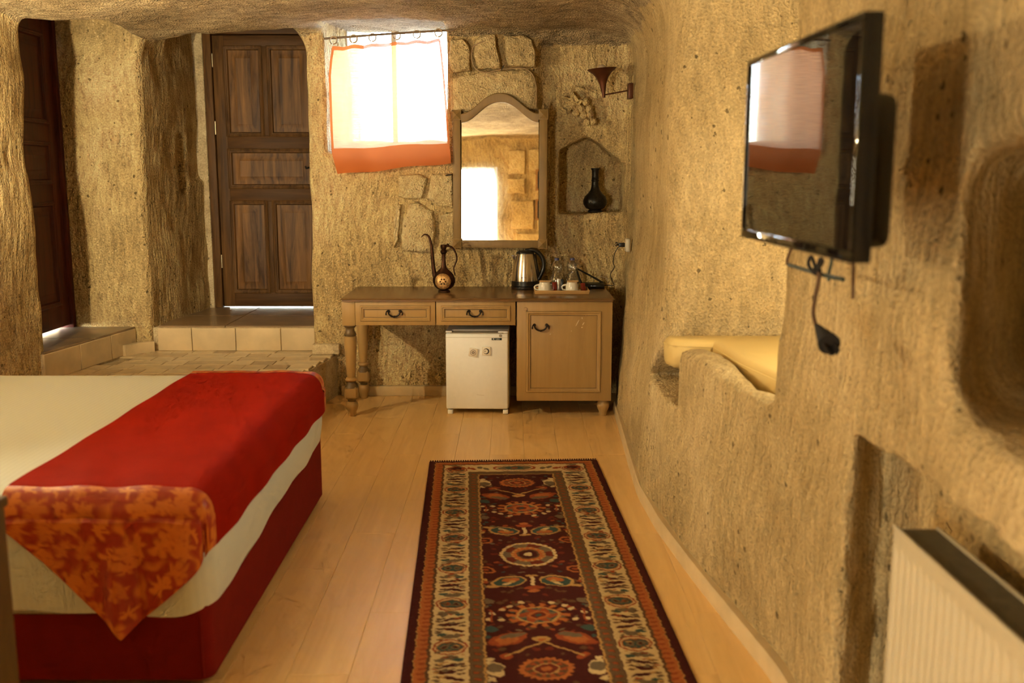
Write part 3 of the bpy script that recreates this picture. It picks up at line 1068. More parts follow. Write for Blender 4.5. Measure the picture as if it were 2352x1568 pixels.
def bail_pull(parent, cx, cz, y, w=0.074):
    mb = MB()
    for s in (-1, 1):
        mb.lathe([(0.0001, -0.016), (0.007, -0.013), (0.008, -0.004), (0.0105, 0.0)], 10, (cx + s * w / 2, y, cz), ax='Y')
        mb.tube(catmull([(cx + s * w / 2, y - 0.014, cz + 0.004), (cx + s * (w / 2 + 0.010), y - 0.016, cz + 0.001), (cx + s * (w / 2 + 0.014), y - 0.014, cz - 0.012)], 4), 0.0032, 6)
        mb.ball((cx + s * (w / 2 + 0.0145), y - 0.014, cz - 0.017), 0.0058, 8, 6, (0.8, 0.8, 1.5))
    pts = [(cx - w / 2 * math.cos(a), y - 0.016, cz - 0.034 * math.sin(a)) for a in np.linspace(0, PI, 15)]
    mb.tube(pts, [0.0042 + 0.0012 * math.sin(PI * i / 14) for i in range(15)], 8)
    mb.ball((cx, y - 0.016, cz - 0.034), 0.0072, 8, 6)
    mb.build('handle', 'pull_bronze', parent)


def drawer(x0, x1, z0, z1, n):
    d = MB().box(x0, x1, 0.028, 0.50, z0, z1).build('drawer', 'desk_paint', desk, bevel=0.0015)
    mz0, mz1, mx0, mx1 = z0 + 0.026, z1 - 0.028, x0 + 0.032, x1 - 0.032
    MB().rect_mold(mx0, mx1, mz0, mz1, [(0, -0.002), (0.0, 0.004), (0.003, 0.008), (0.009, 0.009), (0.013, 0.005), (0.018, 0.006), (0.022, 0.003), (0.026, -0.002)], 0.028).build('molding', 'desk_paint', d)
    MB().rect_mold(mx0 - 0.0015, mx1 + 0.0015, mz0 - 0.0015, mz1 + 0.0015, [(0, -0.001), (0, 0.0012), (0.0035, 0.0012), (0.0035, -0.001)], 0.028).build('glaze_line', 'desk_glaze', d)
    MB().rect_mold(mx0 + 0.0235, mx1 - 0.0235, mz0 + 0.0235, mz1 - 0.0235, [(0, -0.001), (0, 0.0012), (0.0035, 0.0012), (0.0035, -0.001)], 0.028).build('glaze_line', 'desk_glaze', d)
    bail_pull(d, (x0 + x1) / 2 - 0.006, (z0 + z1) / 2 + 0.014, 0.028)
    return d


drawer(-0.998, -0.489, 0.602, 0.755, 1)
drawer(-0.483, 0.022, 0.602, 0.755, 2)


def turned_leg(x, y):
    """square head, vase turning, chamfered block, bun foot"""
    L = MB()
    h = 0.0415
    L.box(x - h, x + h, y - h, y + h, 0.598, 0.757)
    leg = L.build('leg', 'desk_paint', desk, bevel=0.002)
    prof = [(0.031, 0.215), (0.026, 0.226), (0.034, 0.232), (0.039, 0.240), (0.035, 0.250), (0.0265, 0.257), (0.0265, 0.262), (0.030, 0.30), (0.036, 0.40), (0.0395, 0.48), (0.0395, 0.525), (0.036, 0.528), (0.039, 0.532), (0.0395, 0.541), (0.034, 0.548), (0.027, 0.565), (0.028, 0.578), (0.034, 0.586), (0.040, 0.592), (0.040, 0.599)]
    MB().lathe([p for p in prof if 0.255 < p[1] < 0.53], 28, (x, y, 0)).build('shaft', 'desk_paint', leg, smooth=40)
    MB().lathe([p for p in prof if p[1] >= 0.525], 28, (x, y, 0)).build('collar', 'desk_glaze', leg, smooth=40)
    MB().lathe([(0.044, 0.190), (0.040, 0.200), (0.033, 0.212), (0.027, 0.221), (0.026, 0.228)] , 28, (x, y, 0)).build('collar', 'desk_glaze', leg, smooth=40)
    MB().lathe([(0.026, 0.227), (0.034, 0.232), (0.0385, 0.240), (0.035, 0.250), (0.0265, 0.257)], 28, (x, y, 0)).build('ring', 'desk_paint', leg, smooth=40)
    b = 0.0425
    MB().box(x - b, x + b, y - b, y + b, 0.118, 0.195).build('block', 'desk_paint', leg, bevel=0.010, seg=1, smooth=20)
    MB().lathe([(0.038, 0.122), (0.033, 0.114), (0.026, 0.106), (0.0255, 0.098), (0.030, 0.092)], 28, (x, y, 0)).build('collar', 'desk_glaze', leg, smooth=40)
    MB().lathe([(0.024, 0.0), (0.026, 0.004), (0.0275, 0.030), (0.036, 0.046), (0.041, 0.064), (0.040, 0.080), (0.034, 0.092), (0.029, 0.096)], 28, (x, y, 0)).build('foot', 'desk_paint', leg, smooth=40)


turned_leg(-1.041, 0.068)
turned_leg(-1.041, 0.598)

# cupboard: body, framed door, bun feet
cab = MB().box(0.030, 0.642, 0.050, 0.640, 0.106, 0.757).build('cupboard', 'desk_paint', desk, bevel=0.002)
cd = MB().box(0.032, 0.640, 0.028, 0.049, 0.108, 0.753).build('cupboard_door', 'desk_paint', desk, bevel=0.002)
dm = dict(x0=0.092, x1=0.570, z0=0.165, z1=0.692)
MB().rect_mold(dm['x0'], dm['x1'], dm['z0'], dm['z1'], [(0, -0.002), (0.0, 0.005), (0.004, 0.010), (0.011, 0.011), (0.016, 0.006), (0.024, 0.005), (0.028, -0.002)], 0.028).build('molding', 'desk_paint', cd)
for i_, o_ in ((-0.0015, 0), (0.0255, 0)):
    MB().rect_mold(dm['x0'] + i_, dm['x1'] - i_, dm['z0'] + i_, dm['z1'] - i_, [(0, -0.001), (0, 0.0012), (0.0035, 0.0012), (0.0035, -0.001)], 0.028).build('glaze_line', 'desk_glaze', cd)
bail_pull(cd, 0.182, 0.603, 0.028, 0.078)
MB().lathe([(0.0001, -0.008), (0.006, -0.008), (0.0065, -0.006), (0.011, -0.006), (0.0125, 0.0)], 16, (0.086, 0.028, 0.706), ax='Y').build('lock', 'lock_brass', cd)
for (a, b_, L, ang) in ((0.418, 0.617, 0.05, 62), (0.455, 0.612, 0.025, 58), (0.447, 0.648, 0.014, 100), (0.447, 0.588, 0.012, 20), (0.47, 0.665, 0.010, 0), (0.245, 0.545, 0.013, 60), (0.38, 0.565, 0.006, 40)):
    q = MB().ball((0, 0, 0), 1, 8, 4, (L / 2, 0.0008, 0.0035))
    q.xf(Matrix.Translation((a, 0.0275, b_)) @ Matrix.Rotation(R(-ang), 4, 'Y')).build('scratch', 'bare_wood', cd)
foot_me = MB().lathe([(0.024, 0.0), (0.026, 0.004), (0.0275, 0.030), (0.036, 0.046), (0.041, 0.064), (0.040, 0.080), (0.034, 0.092), (0.029, 0.107)], 24).mesh('foot', 'desk_paint', smooth=40)
for x, y in ((0.594, 0.085), (0.594, 0.595), (0.075, 0.595)):
    inst(foot_me, 'foot', desk, (x, y, 0))

# ================================================================== FRIDGE AND MAGNETS
plain('fridge_white', (0.84, 0.835, 0.80), 0.38, noise=0.02, bump=0.05, bscale=250)
plain('fridge_seal', (0.36, 0.30, 0.22), 0.6)
plain('logo_teal', (0.012, 0.035, 0.035), 0.4)
plain('print_white', (0.8, 0.78, 0.72), 0.5)
plain('dark_plastic', (0.012, 0.011, 0.010), 0.45)
fr = thing('mini_fridge', 'small cream-white fridge standing under the desk', 'fridge', (-0.226, 6.372, 0), rz=R(-1.5))
w = 0.205
MB().box(-w, w, 0.062, 0.44, 0.028, 0.553).build('body', 'fridge_white', fr, bevel=0.006)
MB().box(-w + 0.008, w - 0.008, 0.050, 0.064, 0.040, 0.545).build('door_seal', 'fridge_seal', fr)
fd = MB().box(-w, w - 0.004, 0.0, 0.050, 0.034, 0.536).build('door', 'fridge_white', fr, bevel=0.010, seg=3)
MB().box(-w + 0.03, w - 0.035, -0.001, 0.03, 0.5365, 0.541).build('door_grip', 'fridge_seal', fd)
MB().box(-w + 0.001, w - 0.006, -0.0012, 0.0, 0.5095, 0.5108).build('groove', 'fridge_seal', fd)
MB().box(w - 0.07, w - 0.005, 0.01, 0.05, 0.537, 0.550).build('hinge', 'fridge_white', fr, bevel=0.003)
MB().box(-w, -w + 0.04, 0.01, 0.06, 0.540, 0.552).build('hinge', 'fridge_white', fr, bevel=0.003)
foot_f = MB().box(-0.017, 0.017, 0, 0.05, 0, 0.028).mesh('foot', 'fridge_white', bevel=0.005)
for x, y in ((-w + 0.025, 0.005), (w - 0.022, 0.005), (-w + 0.025, 0.37), (w - 0.022, 0.37)):
    inst(foot_f, 'foot', fr, (x, y, 0))
lg = MB().box(0.094, 0.160, -0.0025, 0.0, 0.493, 0.507).build('logo', 'logo_teal', fd, bevel=0.0008)
text_mesh('lettering', 'K', 0.0165, 'print_white', lg, (0.108, -0.0027, 0.500))
text_mesh('lettering', 'LEO', 0.0125, 'print_white', lg, (0.1335, -0.0027, 0.4992))
MB().lathe([(0.0001, -0.003), (0.008, -0.003), (0.0095, 0.0)], 16, (0.151, 0.0, 0.522), ax='Y').build('badge', 'fridge_seal', fd)
MB().box(0, 0.05, -0.0006, 0.0002, -0.0005, 0.0005).xf(Matrix.Translation((-0.005, 0, 0.132)) @ Matrix.Rotation(R(7), 4, 'Y')).build('scratch', 'fridge_seal', fd)

plain('magnet_tile', (0.74, 0.67, 0.55), 0.35)
plain('magnet_dark', (0.03, 0.022, 0.018), 0.35)
plain('magnet_mid', (0.45, 0.36, 0.24), 0.35)


def magnet(u, v, ang, label, rings):
    q = P(u, v, 6.368)
    t = thing('fridge_magnet', label, 'magnet', (q.x, 6.3655, q.z), rz=R(-1.5), group='evil eye magnets on the fridge door')
    s = 0.0275
    M_ = Matrix.Rotation(R(ang), 4, 'Y')
    MB().box(-s, s, -0.005, 0.005, -s, s).xf(M_).build('tile', 'magnet_tile', t, bevel=0.002)
    for (r0, cx, mat, h) in rings:
        MB().lathe([(0.0001, -h), (r0, -h), (r0, 0)], 24, (cx, -0.005, 0), ax='Y').xf(M_).build('eye_ring', mat, t)


magnet(1087, 809, 10, 'tilted square magnet with thin concentric rings on the fridge', [(0.019, 0, 'magnet_dark', 0.0006), (0.0165, 0, 'magnet_tile', 0.0011), (0.0115, 0, 'magnet_mid', 0.0015), (0.0085, 0, 'magnet_dark', 0.0018), (0.0055, 0, 'magnet_tile', 0.0021), (0.0028, 0, 'magnet_dark', 0.0024)])
magnet(1117, 806, 0, 'square magnet with a thick dark crescent eye on the fridge', [(0.019, 0, 'magnet_dark', 0.0006), (0.0145, -0.0035, 'magnet_tile', 0.0012), (0.0032, -0.008, 'magnet_dark', 0.0018)])

# ================================================================== MIRROR
wood('mirror_frame', (0.20, 0.118, 0.036), (0.28, 0.17, 0.055), 'Z', rough=0.5, scale=1.0, bump=0.04, contrast=(0.2, 0.85))
m_, n_, b_ = new_mat('mirror_glass')
b_.inputs['Metallic'].default_value = 1.0
b_.inputs['Base Color'].default_value = (0.93, 0.93, 0.91, 1)
b_.inputs['Roughness'].default_value = 0.012
mir = thing('wall_mirror', 'tall arched mirror in an ochre wooden frame above the desk', 'mirror', (-0.083, 6.862, 1.05), rz=0)
mir.rotation_euler = (R(-1.2), 0, R(-6.0))
MW, PWD = 0.328, 0.066     # half width, post width
for s in (-1, 1):
    xc = s * (MW - PWD / 2)
    post = MB().box(xc - PWD / 2 + 0.006, xc + PWD / 2 - 0.006, -0.016, 0.02, 0.055, 0.872).build('post', 'mirror_frame', mir, bevel=0.004)
    for z0, z1 in ((0.0, 0.066), (0.862, 0.930)):
        MB().box(xc - PWD / 2, xc + PWD / 2, -0.020, 0.022, z0, z1).build('corner_block', 'mirror_frame', mir, bevel=0.002)
        zc_ = (z0 + z1) / 2
        h = PWD / 2 - 0.006
        MB().add([(xc - h, -0.020, zc_ - h), (xc + h, -0.020, zc_ - h), (xc + h, -0.020, zc_ + h), (xc - h, -0.020, zc_ + h), (xc, -0.034, zc_)], [(0, 1, 4), (1, 2, 4), (2, 3, 4), (3, 0, 4)]).build('diamond', 'mirror_frame', mir, smooth=0)
    MB().lathe([(0.012, 0), (0.013, 0.005), (0.007, 0.010), (0.012, 0.018), (0.0125, 0.026), (0.006, 0.034), (0.0075, 0.040), (0.0001, 0.048)], 14, (xc, 0.0, 0.930)).build('finial', 'mirror_frame', mir, smooth=40)
ix = MW - PWD
MB().box(-ix, ix, -0.015, 0.018, 0.004, 0.056).build('bottom_rail', 'mirror_frame', mir, bevel=0.003)


def crown(x):
    t = abs(x) / ix
    return 0.905 + 0.135 * (0.5 + 0.5 * math.cos(PI * min(1, t) ** 1.15)) 
N_ = 28
rings = []
for i in range(N_ + 1):
    x = -ix + 2 * ix * i / N_
    zt = crown(x)
    rings.append([(x, -0.016, zt - 0.060), (x, -0.020, zt - 0.046), (x, -0.020, zt - 0.006), (x, -0.014, zt), (x, 0.02, zt), (x, 0.02, zt - 0.060)])
MB().loft(rings).build('arched_rail', 'mirror_frame', mir, smooth=30)
poly = [(-ix - 0.004, 0.05), (ix + 0.004, 0.05)] + [(x, crown(x) - 0.05) for x in np.linspace(ix, -ix, 29)]
MB().prism(poly, 0.0, 0.004, 'Y').build('glass', 'mirror_glass', mir, smooth=0)
MB().prism(poly, 0.006, 0.016, 'Y').build('backing', 'dark_plastic', mir, smooth=0)

# ================================================================== THINGS ON THE DESK
plain('copper_dark', (0.055, 0.022, 0.010), 0.42, metal=0.85, noise=0.5, nscale=40)
plain('copper_medallion', (0.55, 0.33, 0.13), 0.38, metal=0.7, noise=0.45, nscale=70, bump=0.6, bscale=140)
ew = thing('ewer', 'dark copper long-spouted ewer with engraved medallion on the desk', 'ewer', (-0.452, 6.60, DZ))
flat = 0.62
MB().lathe([(0.030, 0.0), (0.041, 0.002), (0.041, 0.010), (0.030, 0.014), (0.026, 0.018)], 28).build('foot', 'copper_dark', ew, smooth=40)
MB().lathe([(0.024, 0.016), (0.045, 0.022), (0.064, 0.040), (0.0745, 0.065), (0.0745, 0.090), (0.064, 0.115), (0.043, 0.138), (0.022, 0.158), (0.0155, 0.178), (0.013, 0.21), (0.013, 0.245), (0.017, 0.258)], 36, sy=flat).build('body', 'copper_dark', ew, smooth=60)
MB().lathe([(0.013, 0.255), (0.0215, 0.262), (0.0225, 0.270), (0.016, 0.277), (0.014, 0.281), (0.019, 0.290), (0.0205, 0.302), (0.0205, 0.312), (0.0195, 0.313), (0.016, 0.300)], 24).build('cup_rim', 'copper_dark', ew, smooth=40)
yf = -0.0745 * flat
MB().lathe([(0.0001, -0.010), (0.022, -0.0085), (0.036, -0.004), (0.0365, -0.006), (0.043, -0.002), (0.0435, -0.004), (0.052, 0.004), (0.053, 0.016)], 36, (-0.004, yf, 0.074), ax='Y').build('medallion', 'copper_medallion', ew, smooth=30)
for k in range(6):
    a = k * PI / 3
    MB().ball((-0.004 + 0.017 * math.cos(a), yf - 0.0085, 0.074 + 0.017 * math.sin(a)), 0.006, 8, 5, (1, 0.4, 1)).build('engraving', 'copper_dark', ew)
sp = catmull([(-0.060, 0, 0.105), (-0.068, 0, 0.16), (-0.074, 0, 0.23), (-0.080, 0, 0.30), (-0.088, 0, 0.345), (-0.100, 0, 0.370), (-0.118, 0, 0.381), (-0.134, 0, 0.376), (-0.146, 0, 0.362)], 6)
nn = len(sp)
MB().tube(sp, [0.0165 - 0.014 * (i / (nn - 1)) ** 0.75 for i in range(nn)], 12).build('spout', 'copper_dark', ew, smooth=60)
hd = catmull([(0.018, 0, 0.305), (0.040, 0, 0.302), (0.066, 0, 0.285), (0.082, 0, 0.250), (0.086, 0, 0.215), (0.076, 0, 0.185), (0.066, 0, 0.16), (0.068, 0, 0.135), (0.074, 0, 0.108)], 6)
nn = len(hd)
MB().tube(hd, [0.0075 - 0.004 * (i / (nn - 1)) for i in range(nn)], 10).build('handle', 'copper_dark', ew, smooth=60)
for _c, _r in (((0.027, 0, 0.312), 0.0095), ((0.052, 0, 0.300), 0.0055), ((0.0715, 0, 0.124), 0.0055)):
    MB().ball(_c, _r, 10, 7).build('handle_knob', 'copper_dark', ew)

# kettle
m_, n_, b_ = new_mat('steel_brushed')
b_.inputs['Metallic'].default_value = 1.0
b_.inputs['Base Color'].default_value = (0.72, 0.66, 0.58, 1)
b_.inputs['Roughness'].default_value = 0.24
b_.inputs['Anisotropic'].default_value = 0.7
b_.inputs['Anisotropic Rotation'].default_value = 0.25
plain('black_plastic', (0.010, 0.008, 0.006), 0.32)
kt = thing('electric_kettle', 'brushed steel electric kettle with black handle on the desk', 'kettle', (0.090, 6.797, DZ))
MB().lathe([(0.094, 0.0), (0.096, 0.004), (0.096, 0.018), (0.09, 0.022)], 40).build('power_base', 'black_plastic', kt, smooth=40)
MB().lathe([(0.088, 0.022), (0.0935, 0.024), (0.0935, 0.054), (0.090, 0.056)], 40).build('lower_band', 'black_plastic', kt, smooth=40)
MB().lathe([(0.090, 0.055), (0.0905, 0.06), (0.088, 0.095), (0.082, 0.14), (0.073, 0.19), (0.063, 0.232), (0.060, 0.240)], 48).build('steel_body', 'steel_brushed', kt, smooth=60)
MB().lathe([(0.060, 0.239), (0.061, 0.244), (0.058, 0.252), (0.040, 0.258), (0.0001, 0.260)], 36).build('lid', 'black_plastic', kt, smooth=60)
MB().loft([[(-0.058, -0.022, 0.20), (-0.058, 0.022, 0.20), (-0.070, 0, 0.185)], [(-0.056, -0.026, 0.232), (-0.056, 0.026, 0.232), (-0.096, 0, 0.228)]]).build('spout', 'steel_brushed', kt, bevel=0.002)
hp = catmull([(0.0, 0, 0.262), (0.040, 0, 0.266), (0.075, 0, 0.256), (0.108, 0, 0.225), (0.125, 0, 0.185), (0.124, 0, 0.14), (0.108, 0, 0.098), (0.088, 0, 0.060)], 6)
MB().tube(hp, [0.011] * 6 + [0.0145] * (len(hp) - 6), 12, flat=1.25).build('handle', 'black_plastic', kt, smooth=60)
MB().tube([(0.058, 0, 0.235), (0.075, 0, 0.16), (0.090, 0, 0.075)], [0.012, 0.011, 0.012], 10, flat=1.2).build('handle_spine', 'black_plastic', kt, smooth=60)
text_mesh('lettering', 'AWOX', 0.0115, 'dark_plastic', kt, (-0.012, -0.0905, 0.083), rot=(PI / 2 - R(4), 0, R(-8)))

# tray with cups, saucers, bottles, sachets, stirrers
wood('tray_wood', (0.50, 0.29, 0.10), (0.62, 0.38, 0.15), 'X', rough=0.5, scale=1.0, bump=0.05)
tx, ty = 0.326, 6.47
tray = thing('wooden_tray', 'shallow light wooden tray with slanted sides on the desk', 'tray', (tx, ty, DZ))
TWd, TD = 0.182, 0.228
MB().box(-TWd + 0.008, TWd - 0.008, 0.008, TD - 0.008, 0.0, 0.007).build('tray_base', 'tray_wood', tray, bevel=0.001)
def slat(x0, x1, y0, y1, dx, dy):
    lo = [(x0, y0), (x1, y0), (x1, y1), (x0, y1)]
    hi = [(a + dx * (1 if a > 0 else 1), b_ + dy) for a, b_ in lo]
    MB().loft([[(a, b_, 0.0) for a, b_ in lo], [(a + dx, b_ + dy, 0.024) for a, b_ in lo]]).build('side', 'tray_wood', tray, bevel=0.001)
MB().loft([[(-TWd + .006, 0.004, 0), (TWd - .006, 0.004, 0), (TWd - .006, 0.012, 0), (-TWd + .006, 0.012, 0)], [(-TWd, -0.004, 0.024), (TWd, -0.004, 0.024), (TWd, 0.004, 0.024), (-TWd, 0.004, 0.024)]]).build('side', 'tray_wood', tray, bevel=0.001)
MB().loft([[(-TWd + .006, TD - 0.012, 0), (TWd - .006, TD - .012, 0), (TWd - .006, TD - .004, 0), (-TWd + .006, TD - .004, 0)], [(-TWd, TD - 0.004, 0.024), (TWd, TD - 0.004, 0.024), (TWd, TD + 0.004, 0.024), (-TWd, TD + 0.004, 0.024)]]).build('side', 'tray_wood', tray, bevel=0.001)
for s in (-1, 1):
    MB().loft([[(s * (TWd - .014), 0.012, 0), (s * (TWd - .006), 0.012, 0), (s * (TWd - .006), TD - .012, 0), (s * (TWd - .014), TD - .012, 0)], [(s * (TWd - .008), 0.004, .024), (s * TWd, 0.004, .024), (s * TWd, TD - .004, .024), (s * (TWd - .008), TD - .004, .024)]]).build('side', 'tray_wood', tray, bevel=0.001)

plain('porcelain', (0.74, 0.70, 0.60), 0.22, coat=0.3)
def saucer(x, y, label):
    s = thing('saucer', label, 'saucer', (x, y, DZ + 0.0075), group='saucers on the tray')
    MB().lathe([(0.034, 0.0), (0.040, 0.001), (0.043, 0.004), (0.057, 0.012), (0.060, 0.0145), (0.057, 0.0155), (0.042, 0.008), (0.0001, 0.0065)], 36).build('dish', 'porcelain', s, smooth=50)
    return s
def cup(x, y, label):
    """turned upside down on its saucer"""
    c = thing('coffee_cup', label, 'cup', (x, y, DZ + 0.0150), group='upturned cups on saucers')
    MB().lathe([(0.0385, 0.0), (0.0415, 0.0), (0.042, 0.002), (0.0415, 0.034), (0.0375, 0.046), (0.0345, 0.052), (0.0345, 0.058), (0.032, 0.058), (0.031, 0.054), (0.0001, 0.053)], 36, cap=False).build('bowl', 'porcelain', c, smooth=45)
    MB().tube(catmull([(-0.038, 0, 0.040), (-0.055, 0, 0.036), (-0.066, 0, 0.026), (-0.062, 0, 0.012), (-0.050, 0, 0.006), (-0.039, 0, 0.006)], 5), 0.0052, 8).build('handle', 'porcelain', c)
    return c
c1 = (0.215, 6.538); c2 = (0.395, 6.538)
saucer(*c1, 'white saucer under the cup nearer the kettle')
saucer(*c2, 'white saucer under the cup nearer the router')
cup(*c1, 'upturned white cup nearer the kettle on its saucer')
cup(*c2, 'upturned white cup nearer the router on its saucer')
wood('stirrer_wood', (0.50, 0.29, 0.11), (0.66, 0.42, 0.19), 'X', rough=0.6)
for (cx, cy), lab in ((c1, 'bundle of wooden stirrers lying on the cup by the kettle'), (c2, 'bundle of wooden stirrers lying on the cup by the router')):
    st = thing('stirrers', lab, 'stirrer', (cx + 0.004, cy, DZ + 0.0735), group='stirrers laid on the cups')
    for k, (a, dz, dy) in enumerate(((5, 0, -0.006), (-6, 0, 0.006), (3, 0.0032, 0.0), (-3, 0.0062, 0.002))):
        MB().box(-0.038, 0.038, -0.0028, 0.0028, 0, 0.003).xf(Matrix.Translation((0, dy, dz)) @ Matrix.Rotation(R(a), 4, 'Z')).build('stick', 'stirrer_wood', st, bevel=0.0006)

thin_clear('bottle_plastic', tint=(0.93, 0.94, 0.95), gloss=0.16)
m_, n_, b_ = new_mat('water')
b_.inputs['Base Color'].default_value = (0.95, 0.97, 0.97, 1)
plain('cap_blue', (0.05, 0.055, 0.16), 0.45)
plain('label_pale', (0.52, 0.60, 0.66), 0.4, noise=0.35, nscale=60, stretch=(4, 4, 1))
def bottle(x, y, label):
    b = thing('water_bottle', label, 'bottle', (x, y, DZ + 0.0075), group='water bottles on the tray')
    prof = [(0.027, 0.0), (0.031, 0.004), (0.031, 0.055), (0.0295, 0.058), (0.031, 0.061), (0.031, 0.078), (0.030, 0.090), (0.022, 0.122), (0.0205, 0.130), (0.0235, 0.140), (0.0255, 0.155), (0.0265, 0.170), (0.0265, 0.185), (0.024, 0.196), (0.0135, 0.215), (0.0125, 0.224)]
    prof = [(0.036, 0.0), (0.043, 0.004), (0.0435, 0.045), (0.0415, 0.049), (0.0435, 0.053), (0.0435, 0.070), (0.040, 0.085), (0.029, 0.112), (0.0275, 0.120), (0.032, 0.128), (0.036, 0.140), (0.037, 0.156), (0.036, 0.168), (0.031, 0.180), (0.0165, 0.197), (0.0145, 0.206)]
    rings = []
    seg = 24
    for r_, z in prof:
        ring = []
        for j in range(seg):
            k = 1.0 + (0.02 if 0.12 < z < 0.18 and j % 4 == 0 else 0)
            ring.append((r_ * k * math.cos(2 * PI * j / seg), r_ * k * math.sin(2 * PI * j / seg), z))
        rings.append(ring)
    MB().loft(rings).build('bottle_wall', 'bottle_plastic', b, smooth=60)
    MB().lathe([(0.0145, 0.198), (0.0155, 0.199), (0.0155, 0.2125), (0.014, 0.2145), (0.0001, 0.2145)], 20).build('cap', 'cap_blue', b)
    MB().lathe([(0.0438, 0.010), (0.0441, 0.011), (0.0441, 0.043), (0.0438, 0.044)], 28, cap=False).build('paper_label', 'label_pale', b)
    return b
bottle(0.298, 6.640, 'clear water bottle with blue cap nearer the kettle')
bottle(0.402, 6.640, 'clear water bottle with blue cap nearer the router')
plain('sachet_red', (0.30, 0.035, 0.02), 0.35)
plain('sachet_silver', (0.55, 0.55, 0.56), 0.3, metal=0.7)
plain('sachet_dark', (0.04, 0.05, 0.06), 0.4)
def sachet(x, y, ang, lean, w, h, mat, label):
    s = thing('sachet', label, 'sachet', (x, y, DZ + 0.008), rz=R(ang), group='sachets standing on the tray')
    def fn(a, c):
        bul = 0.006 * math.sin(PI * a) * math.sin(PI * c)
        return (w * (a - 0.5), lean * h * c - bul, h * c)
    def fb(a, c):
        bul = 0.006 * math.sin(PI * a) * math.sin(PI * c)
        return (w * (a - 0.5), lean * h * c + bul + 0.0008, h * c)
    MB().grid(fn, 8, 8).build('front', mat, s)
    MB().grid(fb, 8, 8).build('back', mat, s)
sachet(0.283, 6.572, 10, 0.2, 0.030, 0.058, 'sachet_red', 'red sugar sachet right behind the cup by the kettle')
sachet(0.306, 6.560, -8, 0.15, 0.016, 0.075, 'sachet_silver', 'slim silver coffee sachet between the two cups')
sachet(0.332, 6.575, 15, 0.05, 0.020, 0.078, 'sachet_dark', 'dark coffee sachet standing behind the silver one')
sachet(0.312, 6.578, -6, 0.05, 0.026, 0.080, 'sachet_silver', 'wider silver sachet in front of the left bottle')
sachet(0.478, 6.59, 25, 0.4, 0.034, 0.050, 'sachet_red', 'red sachet leaning right of the cup by the router')

# router
rt = thing('wifi_router', 'black wireless router with two long antennas at the desk corner', 'router', (0.560, 6.845, DZ), rz=R(-6))
MB().loft([[(-0.075, -0.05, 0.002), (0.075, -0.05, 0.002), (0.075, 0.05, 0.002), (-0.075, 0.05, 0.002)], [(-0.078, -0.055, 0.016), (0.078, -0.055, 0.016), (0.078, 0.055, 0.016), (-0.078, 0.055, 0.016)], [(-0.070, -0.048, 0.030), (0.070, -0.048, 0.030), (0.070, 0.05, 0.034), (-0.070, 0.05, 0.034)]]).build('case', 'black_plastic', rt, bevel=0.004)
MB().tube([(-0.080, 0.03, 0.020), (-0.098, 0.03, 0.060), (-0.118, 0.03, 0.125), (-0.140, 0.03, 0.205)], [0.009, 0.0085, 0.007, 0.005], 8).build('antenna', 'black_plastic', rt)
MB().tube([(0.070, 0.045, 0.026), (0.04, 0.047, 0.045), (-0.02, 0.05, 0.078), (-0.112, 0.052, 0.125)], [0.008, 0.0075, 0.0065, 0.005], 8).build('antenna', 'black_plastic', rt)
m_, n_, b_ = new_mat('led')
b_.inputs['Emission Color'].default_value = (1, 0.95, 0.85, 1)
b_.inputs['Emission Strength'].default_value = 2.0
for k in (-0.012, 0.006, 0.014):
    MB().ball((k, -0.0535, 0.019), 0.0014, 6, 4).build('indicator_light', 'led', rt)

# cables
plain('cable_black', (0.012, 0.010, 0.008), 0.5)
plain('cable_tan', (0.36, 0.24, 0.12), 0.6)
plain('cable_white', (0.55, 0.47, 0.33), 0.5)
cb = catmull([(0.733, 6.685, 1.087), (0.712, 6.69, 1.07), (0.690, 6.70, 1.03), (0.682, 6.72, 0.97), (0.692, 6.74, 0.93), (0.672, 6.78, 0.88), (0.688, 6.80, 0.83), (0.700, 6.83, 0.80), (0.655, 6.86, 0.796), (0.628, 6.855, 0.796)], 6)
tag(MB().tube(cb, 0.0028, 6).build('power_cable', 'cable_black', smooth=60), 'thin black cable from the wall socket down to the router', 'cable')
loop = catmull([(0.565, 6.905, 0.80), (0.57, 6.915, 0.835), (0.62, 6.92, 0.85), (0.66, 6.915, 0.835), (0.665, 6.90, 0.797)], 6)
tag(MB().tube(loop, 0.002, 6).build('network_cable', 'cable_white', smooth=60), 'pale network cable looped behind the router', 'cable')
mc = [(1243, 250, 6.93), (1250, 330, 6.95), (1264, 400, 7.0), (1262, 440, 7.0), (1260, 480, 7.0), (1266, 530, 6.995), (1276, 570, 6.97), (1281, 590, 6.94), (1284, 615, 6.93), (1286, 645, 6.925)]
tag(MB().tube(catmull([P(*q) for q in mc], 6), 0.0032, 6).build('mirror_cable', 'cable_tan', smooth=60), 'tan cable hanging down the wall beside the mirror', 'cable')
wc = [(1112, 94), (1098, 100), (1086, 110), (1083, 130), (1088, 150), (1100, 163), (1120, 166), (1150, 160), (1180, 157), (1205, 157), (1222, 170), (1230, 190), (1232, 215), (1231, 246)]
tag(MB().tube(catmull([P(u, v, 6.872 if v < 170 and u > 1095 else 6.885) for u, v in wc], 6), 0.0042, 6).build('stone_cable', 'cable_tan', smooth=60), 'tan cable stapled across the wall stones above the mirror', 'cable')
a_ = P(1150, 163, 6.87); b2 = P(1158, 149, 6.862)
tag(MB().tube([a_, b2], 0.003, 6).build('cable_nail', 'iron'), 'bent iron nail holding the cable on the stones', 'nail', 'nails in the back wall')
a_ = P(1023, 403, 6.90); b2 = P(1037, 401, 6.86)
tag(MB().tube([a_, b2], 0.0035, 6).build('wall_nail', 'iron'), 'iron nail in the wall under the curtain corner', 'nail', 'nails in the back wall')

